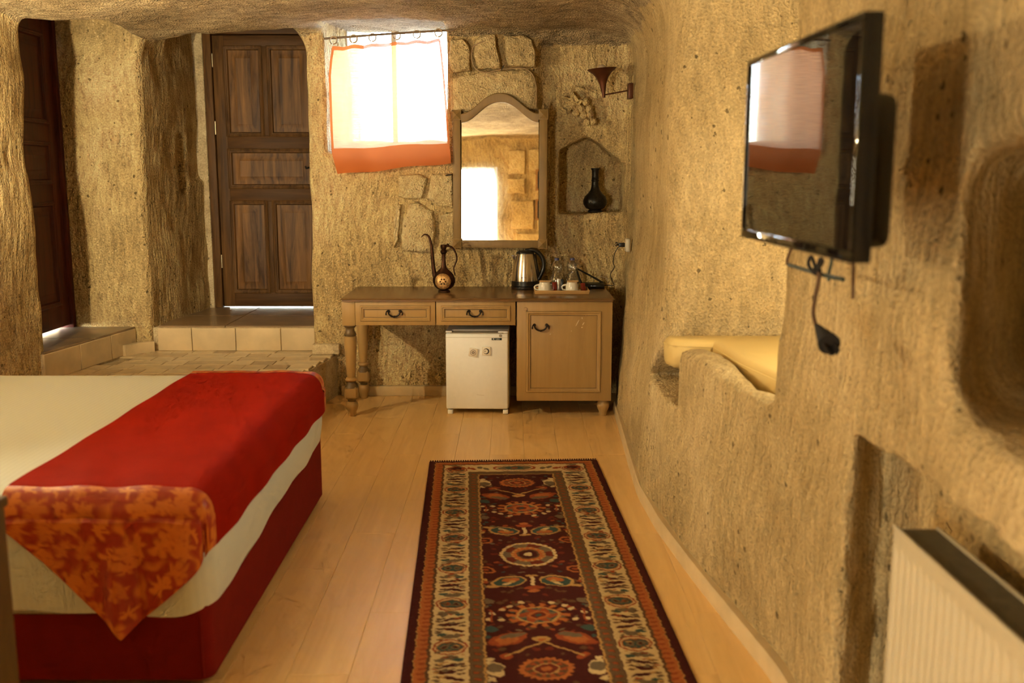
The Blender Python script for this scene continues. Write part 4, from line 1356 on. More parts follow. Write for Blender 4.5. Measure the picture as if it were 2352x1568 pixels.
# socket and plug on the nook wall
plain('socket_white', (0.62, 0.55, 0.42), 0.4)
so = thing('wall_socket', 'cream round-edged wall socket above the router', 'socket', (0.775, 6.69, 1.085))
MB().box(-0.016, 0.012, -0.042, 0.042, -0.044, 0.044).build('plate', 'socket_white', so, bevel=0.008, seg=3)
MB().lathe([(0.0001, -0.004), (0.021, -0.004), (0.023, 0.0)], 20, (-0.016, 0, 0), ax='X').build('socket_face', 'socket_white', so)
pg = thing('power_plug', 'black plug pushed into the wall socket', 'plug', (0.757, 6.69, 1.086))
MB().box(-0.042, -0.002, -0.016, 0.016, -0.014, 0.014).build('plug_body', 'black_plastic', pg, bevel=0.004)
MB().lathe([(0.005, -0.060), (0.006, -0.042)], 8, (0, 0, 0), ax='X').build('strain_relief', 'black_plastic', pg)
MB().tube(catmull([(-0.05, 0, 0), (-0.06, 0.003, 0.014), (-0.068, 0, 0.002), (-0.058, -0.004, -0.008), (-0.048, 0, 0.012), (-0.062, 0.002, 0.018)], 4), 0.0022, 6).build('cable_tie', 'cable_black', pg)

# ================================================================== NOOK: vase, wall lamp
plain('vase_dark', (0.020, 0.018, 0.014), 0.35, metal=0.55, noise=0.4, nscale=60, bump=0.35, bscale=120)
vs = thing('bottle_vase', 'dark engraved long-necked metal vase standing in the wall niche', 'vase', (0.588, 7.135, 1.288))
MB().lathe([(0.048, 0.0), (0.052, 0.003), (0.050, 0.010), (0.040, 0.016), (0.044, 0.020)], 32).build('foot', 'vase_dark', vs, smooth=40)
MB().lathe([(0.042, 0.017), (0.066, 0.030), (0.083, 0.055), (0.085, 0.080), (0.074, 0.108), (0.050, 0.132), (0.033, 0.155), (0.026, 0.180), (0.0235, 0.215)], 40).build('belly', 'vase_dark', vs, smooth=60)
MB().lathe([(0.0235, 0.213), (0.0275, 0.218), (0.0275, 0.224), (0.024, 0.228), (0.0265, 0.233), (0.024, 0.238), (0.023, 0.262), (0.0255, 0.290), (0.031, 0.301), (0.0315, 0.306), (0.027, 0.307), (0.022, 0.290)], 32).build('neck', 'vase_dark', vs, smooth=40)

plain('lamp_copper', (0.11, 0.035, 0.014), 0.42, metal=0.55, noise=0.3, nscale=14)
plain('bulb_frosted', (0.55, 0.42, 0.30), 0.5)
sc_ = thing('wall_lamp', 'unlit brown metal trumpet wall lamp above the niche', 'lamp', (0.79, 6.80, 2.10))
MB().box(-0.022, 0.010, -0.045, 0.045, -0.055, 0.045).build('wall_plate', 'lamp_copper', sc_, bevel=0.004)
MB().tube([(-0.015, 0, 0.0), (-0.09, 0.01, -0.012), (-0.182, 0.02, -0.028)], 0.0048, 8).build('arm', 'lamp_copper', sc_)
cone = [(0.009, -0.045), (0.011, -0.03), (0.015, 0.0), (0.024, 0.045), (0.040, 0.085), (0.064, 0.115), (0.094, 0.137), (0.098, 0.142), (0.092, 0.140), (0.060, 0.116), (0.036, 0.086), (0.012, 0.03)]
M_ = Matrix.Translation((-0.182, 0.02, 0.0)) @ Matrix.Rotation(R(-5), 4, 'Y')
MB().lathe(cone, 36).xf(M_).build('trumpet_shade', 'lamp_copper', sc_, smooth=60)
MB().ball((0, 0, 0.135), 0.034, 16, 12).xf(M_).build('bulb', 'bulb_frosted', sc_)

# ================================================================== CURTAIN
sheer('curtain_cloth', (0.90, 0.38, 0.17), 0.24, 0.75, weave=(9, 9, 260))
sheer('curtain_hem', (0.60, 0.17, 0.045), 0.01, 0.28, weave=(9, 9, 260))
wood('rod_wood', (0.10, 0.06, 0.035), (0.20, 0.13, 0.075), 'X', rough=0.5)
plain('ring_plastic', (0.40, 0.28, 0.16), 0.4)
CY = 6.862
r0, r1 = P(750, 88, CY), P(1031, 68, CY)
tag(MB().tube([r0 + Vector((-0.02, 0.02, 0)), r0.lerp(r1, 0.5), r1 + Vector((0.03, 0.02, 0))], 0.0075, 10).build('curtain_rod', 'rod_wood', smooth=50), 'thin slightly slanting wooden curtain rod over the window', 'rod')
cur = thing('window_curtain', 'sheer orange curtain with deep hem hung on rings before the window', 'curtain', (0, CY, 0))
EL = [(763, 106), (757, 140), (754, 175), (756, 230), (759, 300), (762, 352), (775, 401)]
ER = [(1011, 88), (1015, 115), (1020, 160), (1025, 220), (1030, 290), (1033, 335), (1036, 374)]
def edge(E_, t):
    q = t * (len(E_) - 1)
    i = min(int(q), len(E_) - 2)
    f_ = q - i
    return P(E_[i][0] + (E_[i + 1][0] - E_[i][0]) * f_, E_[i][1] + (E_[i + 1][1] - E_[i][1]) * f_, CY)
ringpos = [0.015, 0.20, 0.375, 0.60, 0.785, 0.985]
def curt(a, c):
    """a: 0 left .. 1 right, c: 0 top .. 1 bottom"""
    L, Rr = edge(EL, c), edge(ER, c)
    q = L.lerp(Rr, a)
    sag = min(abs(a - r_) for r_ in ringpos)
    q.z -= 0.010 * min(1, sag / 0.09) ** 1.5 * (1 - c) ** 3
    q.y = 0.012 * math.sin(a * 23 + 1.5 * math.sin(c * 2)) * (0.35 + 0.65 * (1 - c)) + 0.006 * math.sin(a * 9 + c * 6)
    q.z += 0.006 * math.sin(a * 11 + 1) * c
    return q
T0, T1, S0, S1 = 0.045, 0.805, 0.020, 0.982
def patch(a0, a1, c0, c1, nu, nv, off=0.0):
    return MB().grid(lambda a, c: curt(a0 + (a1 - a0) * a, c0 + (c1 - c0) * c) + Vector((0, off, 0)), nu, nv)
patch(S0, S1, T0, T1, 60, 40).build('cloth', 'curtain_cloth', cur, smooth=60)
patch(0, 1, 0, T0, 60, 3).build('top_hem', 'curtain_hem', cur, smooth=60)
patch(0, 1, T1, 1, 60, 10).build('bottom_hem', 'curtain_hem', cur, smooth=60)
patch(0, S0, T0, T1, 2, 40).build('side_hem', 'curtain_hem', cur, smooth=60)
patch(S1, 1, T0, T1, 2, 40).build('side_hem', 'curtain_hem', cur, smooth=60)
for a in ringpos:
    top = curt(a, 0)
    rp = r0.lerp(r1, (top.x - r0.x) / (r1.x - r0.x))
    cz_ = rp.z - 0.016
    pts = [(rp.x + 0.024 * math.cos(t) , 0.010 * math.sin(t), cz_ + 0.026 * math.sin(t)) for t in np.linspace(R(-100), R(250), 22)]
    MB().tube(pts, 0.0045, 6).build('ring', 'ring_plastic', cur, smooth=60)

# white curtain of the glazed door behind the viewer
sheer('white_sheer', (0.85, 0.85, 0.82), 0.04, 0.35)
wc_ = MB().grid(lambda a, c: (-2.68 + 0.64 * a, -1.66 + 0.02 * math.sin(a * 40), 2.03 - 2.0 * c), 60, 4).build('white_curtain', 'white_sheer', smooth=60)
tag(wc_, 'white sheer curtain over the tall glazed door seen in the mirror', 'curtain')
wood('picture_frame_wood', (0.30, 0.15, 0.04), (0.42, 0.22, 0.07), 'X')
plain('picture_dark', (0.03, 0.025, 0.02), 0.5)
for (x, z, lab) in ((-1.30, 1.83, 'upper small orange-framed picture seen in the mirror edge'), (-1.30, 1.38, 'lower small orange-framed picture seen in the mirror edge')):
    pf = thing('small_picture', lab, 'picture', (x, -1.675, z), group='pictures on the wall behind the viewer')
    MB().box(-0.12, 0.12, -0.01, 0.004, -0.14, 0.14).build('picture', 'picture_dark', pf)
    MB().rect_mold(-0.14, 0.14, -0.16, 0.16, [(0, 0.01), (0, -0.02), (0.03, -0.015), (0.03, 0.01)]).build('frame', 'picture_frame_wood', pf)

# ================================================================== BED
plain('bed_red', (0.19, 0.011, 0.007), 0.85, spec=0.1, noise=0.06, nscale=20, bump=0.2, bscale=500)
plain('sheet_white', (0.76, 0.71, 0.58), 0.75, bump=0.12, bscale=9)
_m = MATS['sheet_white']
_n = _m.node_tree
_w = _n.nodes.new('ShaderNodeTexWave'); _w.wave_type = 'BANDS'; _w.bands_direction = 'X'; _w.inputs['Scale'].default_value = 16
_tc = _n.nodes.new('ShaderNodeTexCoord'); _n.links.new(_tc.outputs['Object'], _w.inputs['Vector'])
_rm = _n.nodes.new('ShaderNodeMapRange'); _rm.inputs[3].default_value = 0.50; _rm.inputs[4].default_value = 0.8
_n.links.new(_w.outputs['Fac'], _rm.inputs[0]); _n.links.new(_rm.outputs[0], _n.nodes['Principled BSDF'].inputs['Roughness'])
_mx = _n.nodes.new('ShaderNodeMixRGB'); _mx.inputs[1].default_value = (0.66, 0.72, 0.725, 1); _mx.inputs[2].default_value = (0.64, 0.695, 0.695, 1)
_n.links.new(_w.outputs['Fac'], _mx.inputs[0]); _n.links.new(_mx.outputs[0], _n.nodes['Principled BSDF'].inputs['Base Color'])

BX0, BX1, BY0, BY1, BZ = -2.83, -0.895, 2.80, 4.69, 0.615
bed = thing('bed', 'wide bed on a dark red upholstered base with white sheet', 'bed', (BX1, BY0, 0))
# local coordinates: x <= 0 towards the head, y 0..1.89
LX, LY = BX1 - BX0, BY1 - BY0


def rrect(x0, x1, y0, y1, r, n=8):
    out = []
    for cx, cy, a0 in ((x1 - r, y0 + r, -90), (x1 - r, y1 - r, 0), (x0 + r, y1 - r, 90), (x0 + r, y0 + r, 180)):
        for k in range(n + 1):
            a = R(a0 + 90 * k / n)
            out.append((cx + r * math.cos(a), cy + r * math.sin(a)))
    # subdivide the straight runs
    res = []
    m = len(out)
    for i in range(m):
        a, b_ = Vector(out[i]), Vector(out[(i + 1) % m])
        k = max(1, int((b_ - a).length / 0.04))
        for j in range(k):
            res.append(tuple(a.lerp(b_, j / k)))
    return res


base = rrect(-LX + 0.02, -0.02, 0.03, LY - 0.03, 0.045)
MB().loft([[(a, b_, z) for a, b_ in base] for z in (0.03, 0.05, 0.18, 0.335, 0.345)]).build('bed_base', 'bed_red', bed, smooth=40)
MB().lathe([(0.025, 0), (0.03, 0.004), (0.03, 0.032)], 12, (-0.12, 0.12, 0)).build('foot', 'iron', bed)
MB().lathe([(0.025, 0), (0.03, 0.004), (0.03, 0.032)], 12, (-0.12, LY - 0.12, 0)).build('foot', 'iron', bed)
MB().lathe([(0.025, 0), (0.03, 0.004), (0.03, 0.032)], 12, (-LX + 0.12, LY - 0.12, 0)).build('foot', 'iron', bed)
MB().lathe([(0.025, 0), (0.03, 0.004), (0.03, 0.032)], 12, (-LX + 0.12, 0.12, 0)).build('foot', 'iron', bed)
seam = MB().tube([(-0.045, 0.0285, 0.04), (-0.045, 0.0285, 0.240)], 0.004, 6).build('corner_seam', 'bed_red', bed)

out = rrect(-LX, 0.0, 0.0, LY, 0.10, 10)
cx_, cy_ = -LX / 2, LY / 2
def inset(p, d):
    x, y = p
    return (cx_ + (x - cx_) * (1 - d / (LX / 2)), cy_ + (y - cy_) * (1 - d / (LY / 2)))
rad = 0.085
rings = []
def lowz(p):
    x, y = p
    s = x * 9 + y * 7
    return 0.312 - 0.060 * max(0.0, 1 - y / LY) ** 1.5 + 0.008 * math.sin(s) + 0.005 * math.sin(2.3 * s + 1)
for lev in range(6):
    t = lev / 6
    ring = []
    for p in out:
        z0 = lowz(p)
        z = z0 + (BZ - rad - z0) * t
        bul = 0.012 * math.sin(PI * t) + 0.006 * math.sin(p[1] * 6 + p[0] * 5)
        ring.append((*inset(p, 0.010 - bul), z))
    rings.append(ring)
for a in np.linspace(0, 90, 8):
    rings.append([(*inset(p, rad * (1 - math.cos(R(a)))), BZ - rad + rad * math.sin(R(a))) for p in out])
for d in (0.13, 0.2, 0.3):
    rings.append([(*inset(p, d), BZ + 0.010 * min(1, d / 0.3)) for p in out])
MB().loft(rings).build('white_sheet', 'sheet_white', bed, smooth=70)

# ---- red runner with damask ends
plain('runner_red', (0.31, 0.011, 0.0025), 0.8, spec=0.04, noise=0.08, nscale=7, bump=0.12, bscale=14)
m, n, b = new_mat('damask')
b.inputs['Roughness'].default_value = 0.45
at = n.nodes.new('ShaderNodeAttribute'); at.attribute_name = 'flower'
tn = n.nodes.new('ShaderNodeTexNoise'); tn.inputs['Scale'].default_value = 45
tc = n.nodes.new('ShaderNodeTexCoord'); sock(n, tc.outputs['Object'], tn.inputs['Vector'])
ad = n.nodes.new('ShaderNodeMath'); ad.operation = 'MULTIPLY_ADD'; ad.inputs[1].default_value = 0.35
sock(n, tn.outputs['Fac'], ad.inputs[0]); sock(n, at.outputs['Fac'], ad.inputs[2])
rp = n.nodes.new('ShaderNodeValToRGB')
rp.color_ramp.elements[0].position, rp.color_ramp.elements[0].color = 0.15, (0.36, 0.022, 0.006, 1)
rp.color_ramp.elements[1].position, rp.color_ramp.elements[1].color = 1.1, (0.66, 0.19, 0.022, 1)
sock(n, ad.outputs[0], rp.inputs[0]); sock(n, rp.outputs[0], b.inputs['Base Color'])

RX0, RX1 = -1.505, -0.745            # flat width of the strip, room x
XE, YE, YF = BX1 + 0.004, BY0 - 0.006, BY1 + 0.006
TIPX = -1.155


def drape(cx, cy, lift=0.006):
    """flat cloth point (cx, cy) -> where it lies on the bed"""
    r_ = rad
    def fold(e):
        """arc length e beyond the tangent point -> (outward, drop)"""
        if e <= 0: return 0.0, 0.0
        q = r_ * PI / 2
        if e < q:
            a = e / r_
            return r_ * math.sin(a), r_ * (1 - math.cos(a))
        return r_, r_ + (e - q)
    ex = cx - (XE - r_)
    en = (YE + r_) - cy
    ef = cy - (YF - r_)
    ox, dx_ = fold(ex)
    on, dn = fold(en)
    of, df_ = fold(ef)
    x = min(cx, XE - r_) + ox
    y = cy if (en <= 0 and ef <= 0) else (YE + r_ - on if en > 0 else YF - r_ + of)
    d = math.sqrt(dx_ ** 2 + max(dn, df_) ** 2) if (dx_ > 0 and max(dn, df_) > 0) else max(dx_, dn, df_)
    z = BZ + 0.012 + lift - d
    if ex > 0 and (en > 0 or ef > 0):
        k = min(1, dx_ / r_) * min(1, max(dn, df_) / r_)
        x -= 0.028 * k; y += (0.028 if en > 0 else -0.028) * k
    # soft creases
    w = 0.0035 * math.sin(cx * 31 + cy * 9) * math.sin(cy * 5 + cx * 3)
    if d > r_:
        if dn > r_: y -= 0.004 + 0.006 * (1 + math.sin(cx * 24))
        if dx_ > r_: x += 0.003 + 0.004 * (1 + math.sin(cy * 17))
    z += w + 0.002
    return (x - BX1, y - BY0, z)


runner = thing('bed_runner', 'long red bed runner with pointed damask ends laid across the bed foot', 'bed runner', (BX1, BY0, 0))
yn, yf = YE + rad - 0.02, YF - rad - 0.035
MB().grid(lambda a, c: drape(RX0 + (RX1 - RX0) * a, yn + (yf - yn) * c), 44, 110).build('runner_cloth', 'runner_red', runner, smooth=70)


_fr = random.Random(9)
FLW = []
for _i in range(-10, 11):
    for _j in range(-8, 9):
        FLW.append((_i * 0.074 + (0.037 if _j % 2 else 0) + _fr.uniform(-0.016, 0.016), _j * 0.062 + _fr.uniform(-0.014, 0.014), _fr.choice([0, 0, 1, 2]), _fr.uniform(0, 6.28), _fr.uniform(0.8, 1.25), _fr.uniform(0.6, 1.0)))


def flowers(fx, fy):
    """damask blossoms, sprays and leaves, in metres of flat cloth"""
    v = 0.0
    wx = fx + 0.005 * math.sin(fy * 95 + 1) + 0.004 * math.sin(fx * 140)
    wy = fy + 0.005 * math.sin(fx * 88) + 0.004 * math.sin(fy * 150 + 2)
    for hx, hy, kind, rot, sz, tone in FLW:
        dx, dy = wx - hx, wy - hy
        d = math.hypot(dx, dy) / sz
        if d > 0.07: continue
        a = math.atan2(dy, dx) + rot
        if kind == 0:
            pet = 0.034 + 0.008 * math.cos(6 * a)
            f_ = (pet - d) / 0.010
            if 0.014 < d < 0.018: f_ *= 0.45
        elif kind == 1:
            pet = 0.046 * abs(math.cos(2.5 * a)) ** 0.7 * (0.75 + 0.25 * math.cos(a))
            f_ = (pet - d) / 0.008
        else:
            x_ = d * math.cos(a); y_ = d * math.sin(a)
            f_ = 1.3 - math.hypot(x_ / 0.05, y_ / 0.016) * 1.2
        v = max(v, min(1.0, max(0.0, f_)) * tone)
    return v


def damask_end(sign):
    """triangular end hanging over the near (-1) or far (+1) side"""
    nu, nv = 90, 84
    L = 0.47 if sign < 0 else 0.45
    y0 = yn if sign < 0 else yf
    W = RX1 - RX0
    vs, fl = [], []
    mid = TIPX
    for j in range(nv + 1):
        s = L * j / nv + (0.0)
        k = 1.0 if s < 0.12 else max(0.0, 1 - (s - 0.12) / (L - 0.12))
        xl = mid + (RX0 - mid) * k
        xr_ = mid + (RX1 - mid) * k
        for i in range(nu + 1):
            cx = xl + (xr_ - xl) * i / nu
            cy = y0 + sign * s
            q = list(drape(cx, cy, 0.0075))
            if s > 0.16:
                g = math.exp(-((cx - (mid - 0.005)) / 0.035) ** 2) * min(1, (s - 0.16) / 0.1)
                q[1] += sign * (0.030 * g) 
                g2 = math.exp(-((cx - (mid + 0.045)) / 0.022) ** 2) * min(1, (s - 0.16) / 0.1)
                q[1] -= sign * 0.012 * g2
            vs.append(q)
            fl.append(flowers(cx - mid + 0.02, s - 0.2))
    fs = [(j * (nu + 1) + i, j * (nu + 1) + i + 1, (j + 1) * (nu + 1) + i + 1, (j + 1) * (nu + 1) + i) for j in range(nv) for i in range(nu)]
    o = MB().add(vs, fs).build('damask_end', 'damask', runner, smooth=70)
    at = o.data.attributes.new('flower', 'FLOAT', 'POINT')
    at.data.foreach_set('value', np.array(fl, np.float32))
    return o


damask_end(-1)
damask_end(1)

# ================================================================== RUG
m, n, b = new_mat('rug_pile')
b.inputs['Roughness'].default_value = 0.95
b.inputs['Specular IOR Level'].default_value = 0.15
at = n.nodes.new('ShaderNodeVertexColor'); at.layer_name = 'dye'
tc = n.nodes.new('ShaderNodeTexCoord')
tn = n.nodes.new('ShaderNodeTexNoise'); tn.inputs['Scale'].default_value = 220
mp = n.nodes.new('ShaderNodeMapping'); mp.inputs['Scale'].default_value = (0.35, 1.4, 1)
sock(n, tc.outputs['Object'], mp.inputs[0]); sock(n, mp.outputs[0], tn.inputs['Vector'])
ov = n.nodes.new('ShaderNodeMixRGB'); ov.blend_type = 'OVERLAY'; ov.inputs[0].default_value = 0.5
sock(n, at.outputs[0], ov.inputs[1]); sock(n, tn.outputs['Fac'], ov.inputs[2]); sock(n, ov.outputs[0], b.inputs['Base Color'])
bp = n.nodes.new('ShaderNodeBump'); bp.inputs['Distance'].default_value = 0.004; bp.inputs['Strength'].default_value = 0.6
sock(n, tn.outputs['Fac'], bp.inputs['Height']); sock(n, bp.outputs[0], b.inputs['Normal'])

RW, RL = 0.915, 3.05
C_MAR = (0.062, 0.008, 0.006); C_RED = (0.15, 0.022, 0.010); C_ORG = (0.42, 0.125, 0.030); C_RUST = (0.30, 0.06, 0.018)
C_CRM = (0.62, 0.45, 0.22); C_GOLD = (0.47, 0.26, 0.08); C_TEAL = (0.045, 0.075, 0.060); C_GREY = (0.165, 0.115, 0.062); C_BRN = (0.115, 0.055, 0.022)
step = 0.004
nu_, nv_ = int(RW / step), int(RL / step)
U, V = np.meshgrid(np.linspace(-RW / 2, RW / 2, nu_ + 1), np.linspace(0, RL, nv_ + 1), indexing='ij')
CRGB = np.zeros(U.shape + (3,))
CRGB[:] = C_MAR
def paint(mask, col):
    CRGB[mask] = col
U0, V0_ = U.copy(), V.copy()
U = U0 + 0.0022 * np.sin(V0_ * 83 + 1) + 0.0016 * np.sin(V0_ * 211 + U0 * 60)
V = V0_ + 0.0022 * np.sin(U0 * 97) + 0.0016 * np.sin(U0 * 240 + V0_ * 70)
AU = np.abs(U)
e_ = np.minimum(RW / 2 - AU, np.minimum(V, RL - V) * 1.0)      # distance to the nearest edge
eu = RW / 2 - AU
# bands
paint(e_ > 0.034, C_GOLD)
paint(e_ > 0.037, C_ORG)
wv = 0.5 + 0.5 * np.sin(V * 190)
paint((e_ > 0.037) & (e_ < 0.083) & (wv > 0.62) & (np.abs(e_ - 0.062) < 0.012), C_RUST)
paint((e_ > 0.075) & (e_ < 0.086), C_BRN)
paint(e_ > 0.086, C_CRM)
fld = 0.212
paint(e_ > fld, C_BRN)
gd = (e_ > fld + 0.004) & (e_ < fld + 0.048)
paint(gd, (0.14, 0.082, 0.036))
paint(gd & (np.sin(V * 150) > 0.2) & (np.abs(e_ - fld - 0.026) < 0.014), C_BRN)
paint(gd & (np.sin(V * 150) > 0.55) & (np.abs(e_ - fld - 0.026) < 0.010), C_RUST)
paint((e_ > fld + 0.048) & (e_ < fld + 0.056), C_GOLD)
FLD = fld + 0.056
paint(e_ > FLD, C_MAR)

def ell(cu, cv, ru, rv, rot=0.0, sym=False):
    u = (AU if sym else U) - cu
    v = V - cv
    c, s = math.cos(rot), math.sin(rot)
    return np.sqrt(((u * c + v * s) / ru) ** 2 + ((-u * s + v * c) / rv) ** 2)

def angle(cu, cv, sym=False):
    return np.arctan2(V - cv, (AU if sym else U) - cu)

# main cream border, both long sides: eyes, cloud bands, little leaves
cb_ = RW / 2 - 0.149
inb = (e_ > 0.090) & (e_ < 0.209)
per = 0.335
for k in range(-1, 11):
    cv = 0.17 + k * per
    for du, dv, ru, rv, col, rot in ((0, 0, 0.058, 0.056, C_RUST, 0), (0, 0, 0.051, 0.047, C_CRM, 0), (0, 0, 0.047, 0.038, C_ORG, 0), (0, 0, 0.043, 0.032, C_TEAL, 0), (-.018, 0, 0.015, 0.018, C_GREY, 0), (.018, 0, 0.015, 0.018, C_GREY, 0), (-.018, 0, 0.007, 0.008, C_MAR, 0), (.018, 0, 0.007, 0.008, C_MAR, 0),
                                     (0.0, .075, .030, .016, C_GREY, 0), (-.03, .088, .018, .010, C_TEAL, .3), (.032, .09, .018, .010, C_GREY, -.3), (0, -.075, .030, .016, C_GREY, 0), (-.03, -.088, .018, .010, C_GREY, -.3), (.032, -.09, .018, .010, C_TEAL, .3),
                                     (-.012, .125, .040, .010, C_MAR, .3), (.035, .120, .016, .007, C_BRN, 0), (.038, .140, .014, .006, C_BRN, 0),
                                     (.010, .1675, .036, .0145, C_MAR, 0), (-.035, .155, .016, .006, C_BRN, .2), (-.040, .178, .014, .006, C_BRN, 0),
                                     (-.012, .210, .040, .010, C_MAR, -.3), (.035, .200, .016, .007, C_BRN, 0), (.040, .220, .014, .006, C_BRN, 0)):
        mk = inb & (eu < 0.209) & (ell(cb_ + du, cv + dv, ru, rv, rot, True) < 1)
        paint(mk, col)
        if col == C_TEAL and ru > 0.04:
            pass
# ends of the cream border
for sgn, vv in ((0, 0.149), (1, RL - 0.149)):
    ine = inb & (np.abs(V - vv) < 0.06) & (AU < RW / 2 - 0.209)
    for cu in (0.0,):
        for ru, rv, col in ((0.115, 0.052, C_RUST), (0.10, 0.045, C_CRM), (0.09, 0.036, C_GREY), (0.05, 0.022, C_TEAL), (0.02, 0.012, C_RUST)):
            paint(ine & (ell(cu, vv, ru, rv) < 1), col)
    for cu in (0.15, 0.185, 0.22, 0.25):
        paint(ine & (ell(cu, vv + 0.012 * math.sin(cu * 90), 0.014, 0.022, 0.5, True) < 1), C_GREY if cu < 0.2 else C_RUST)
    cc = inb & (ell(cb_, vv, 0.045, 0.04, 0, True) < 1)
    paint(cc, C_RUST)
    paint(inb & (ell(cb_, vv, 0.03, 0.025, 0, True) < 1), C_MAR)

inf = e_ > FLD + 0.002
def P_(mask, col): paint(inf & mask, col)

fr_ = random.Random(21)
for k in range(210):
    P_(ell(fr_.uniform(0.02, 0.19), fr_.uniform(0.28, RL - 0.28), fr_.uniform(0.006, 0.017), fr_.uniform(0.005, 0.012), fr_.uniform(-0.8, 0.8), True) < 1, fr_.choice([C_BRN, C_BRN, C_RED, C_RED, C_RUST, C_GREY, C_TEAL]))
bo_ = (e_ > 0.092) & (e_ < 0.207)
for k in range(330):
    paint(bo_ & (ell(RW / 2 - fr_.uniform(0.10, 0.20), fr_.uniform(0.02, RL), fr_.uniform(0.006, 0.014), fr_.uniform(0.003, 0.007), fr_.uniform(-0.6, 0.6), True) < 1), fr_.choice([C_GREY, C_GREY, C_GOLD, C_RUST, C_BRN]))


def rosette(cv, r_, sq=1.0):
    a = angle(0, cv); d = ell(0, cv, r_, r_ * sq)
    P_(d < 1.0 + 0.16 * np.sign(np.cos(14 * a)) * (d > 0.7), C_ORG)
    P_((d < 0.80), C_GOLD); P_((d < 0.70), C_TEAL); P_((d < 0.62 + 0.1 * np.cos(6 * a)), C_RUST)
    P_((d < 0.40), C_ORG); P_(d < 0.26, C_RED); P_(d < 0.12, C_TEAL)
    P_((d > 0.44) & (d < 0.66) & (np.cos(6 * a + 2) > 0.75), C_GREY)

def big_round(cv):
    d = ell(0, cv, 0.118, 0.130); a = angle(0, cv)
    P_(d < 1, C_CRM); P_((d < 1) & (d > .92) & (np.cos(26 * a) > 0.3), C_GOLD)
    P_(d < 0.88, C_GREY); P_((d < .86) & (d > .62) & (np.cos(5 * a) > 0.1), C_RED)
    P_(d < 0.60, C_ORG); P_((d < 0.60) & (d > .5) & (np.cos(18 * a) > 0.3), C_GOLD); P_(d < 0.40, C_BRN); P_(d < 0.32, C_MAR); P_(d < 0.15, C_CRM)

def dark_round(cv, s):
    """palmette in a dark oval held by two pale wings; s = which way its stem points"""
    for sg in (1,):
        P_(ell(0.165, cv - 0.005, 0.036, 0.050, 0.4, True) < 1, C_CRM)
        P_(ell(0.165, cv + s * 0.012, 0.028, 0.030, 0.4, True) < 1, C_GREY)
        P_(ell(0.198, cv + s * 0.055, 0.040, 0.014, -0.5 * s, True) < 1, C_CRM)
        P_(ell(0.192, cv - s * 0.055, 0.036, 0.014, 0.5 * s, True) < 1, C_CRM)
        P_(ell(0.125, cv + s * 0.085, 0.026, 0.018, 0.8 * s, True) < 1, C_RUST)
        # stem to the tip
        t = np.clip((AU / 0.13), 0, 1)
        P_((np.abs(V - (cv + s * (0.185 - 0.10 * t))) < 0.006) & (AU < 0.13), C_GOLD)
    P_(ell(0, cv, 0.135, 0.098) < 1, C_MAR)
    d = ell(0, cv, 0.088, 0.072); a = angle(0, cv)
    P_(d < 1 + 0.06 * np.cos(22 * a), C_ORG); P_(d < 0.78, C_BRN); P_((d < 0.74) & (np.cos(10 * a) > 0), C_RUST); P_(d < 0.50, C_GOLD); P_(d < 0.42, C_RED); P_(d < 0.2, C_ORG)
    P_(ell(0, cv + s * 0.205, 0.032, 0.020) < 1, C_GOLD); P_(ell(0, cv + s * 0.20, 0.014, 0.01) < 1, C_ORG)

def fans(cv, s):
    P_(ell(0.112, cv, 0.070, 0.042, 0.5 * s, True) < 1, C_RUST)
    P_(ell(0.118, cv + s * 0.006, 0.046, 0.028, 0.5 * s, True) < 1, C_ORG)
    P_(ell(0.098, cv - s * 0.025, 0.046, 0.016, 0.3 * s, True) < 1, C_GREY)
    P_(ell(0.165, cv + s * 0.03, 0.02, 0.014, 0, True) < 1, C_RUST)
    P_(ell(0.175, cv - s * 0.075, 0.032, 0.024, 0, True) < 1, C_TEAL)

def paisleys(cv, s):
    for du, dv, ru, rv, rot, col in ((0.092, 0, 0.070, 0.050, 0.35, C_GOLD), (0.090, 0.002, 0.060, 0.041, 0.35, C_TEAL), (0.085, -0.014, 0.036, 0.020, 0.2, C_ORG), (0.096, 0.022, 0.022, 0.009, 0.6, C_CRM), (0.080, 0.000, 0.013, 0.013, 0, C_GOLD), (0.160, 0.046, 0.036, 0.010, 0.1, C_GOLD), (0.195, 0.03, 0.012, 0.03, 0.4, C_GREY), (0.182, -0.01, 0.006, 0.022, 0.2, C_GOLD)):
        P_(ell(du, cv - s * dv, ru, rv, -rot * s, True) < 1, col)
    P_((AU < 0.0075) & (np.abs(V - (cv + s * 0.005)) < 0.045), C_CRM)
    P_(ell(0, cv - s * 0.062, 0.038, 0.018) < 1, C_RUST); P_(ell(0, cv - s * 0.09, 0.022, 0.014) < 1, C_ORG)
    P_(ell(0, cv + s * 0.052, 0.026, 0.010) < 1, C_GOLD)
    P_(ell(0.180, cv + s * 0.115, 0.040, 0.034, 0.4 * s, True) < 1, C_ORG); P_(ell(0.180, cv + s * 0.115, 0.029, 0.022, 0.4 * s, True) < 1, C_MAR); P_(ell(0.178, cv + s * 0.115, 0.014, 0.010, 0, True) < 1, C_RUST)
    P_(ell(0.190, cv - s * 0.005, 0.020, 0.012, 0, True) < 1, C_RUST)

def dots(cv, s):
    for du, dv in ((0.125, 0.05), (0.10, 0.075), (0.055, 0.105), (0.165, 0.02), (0.175, -0.03), (0.13, -0.035), (0.185, 0.075)):
        P_(ell(du, cv + s * dv, 0.012, 0.012, 0, True) < 1, C_CRM if du < 0.18 else C_GREY)
    P_(ell(0.180, cv + s * 0.12, 0.030, 0.022, 0, True) < 1, C_GREY)
    P_((np.abs(AU - 0.165) < 0.004) & (np.abs(V - cv) < 0.05), C_RUST)

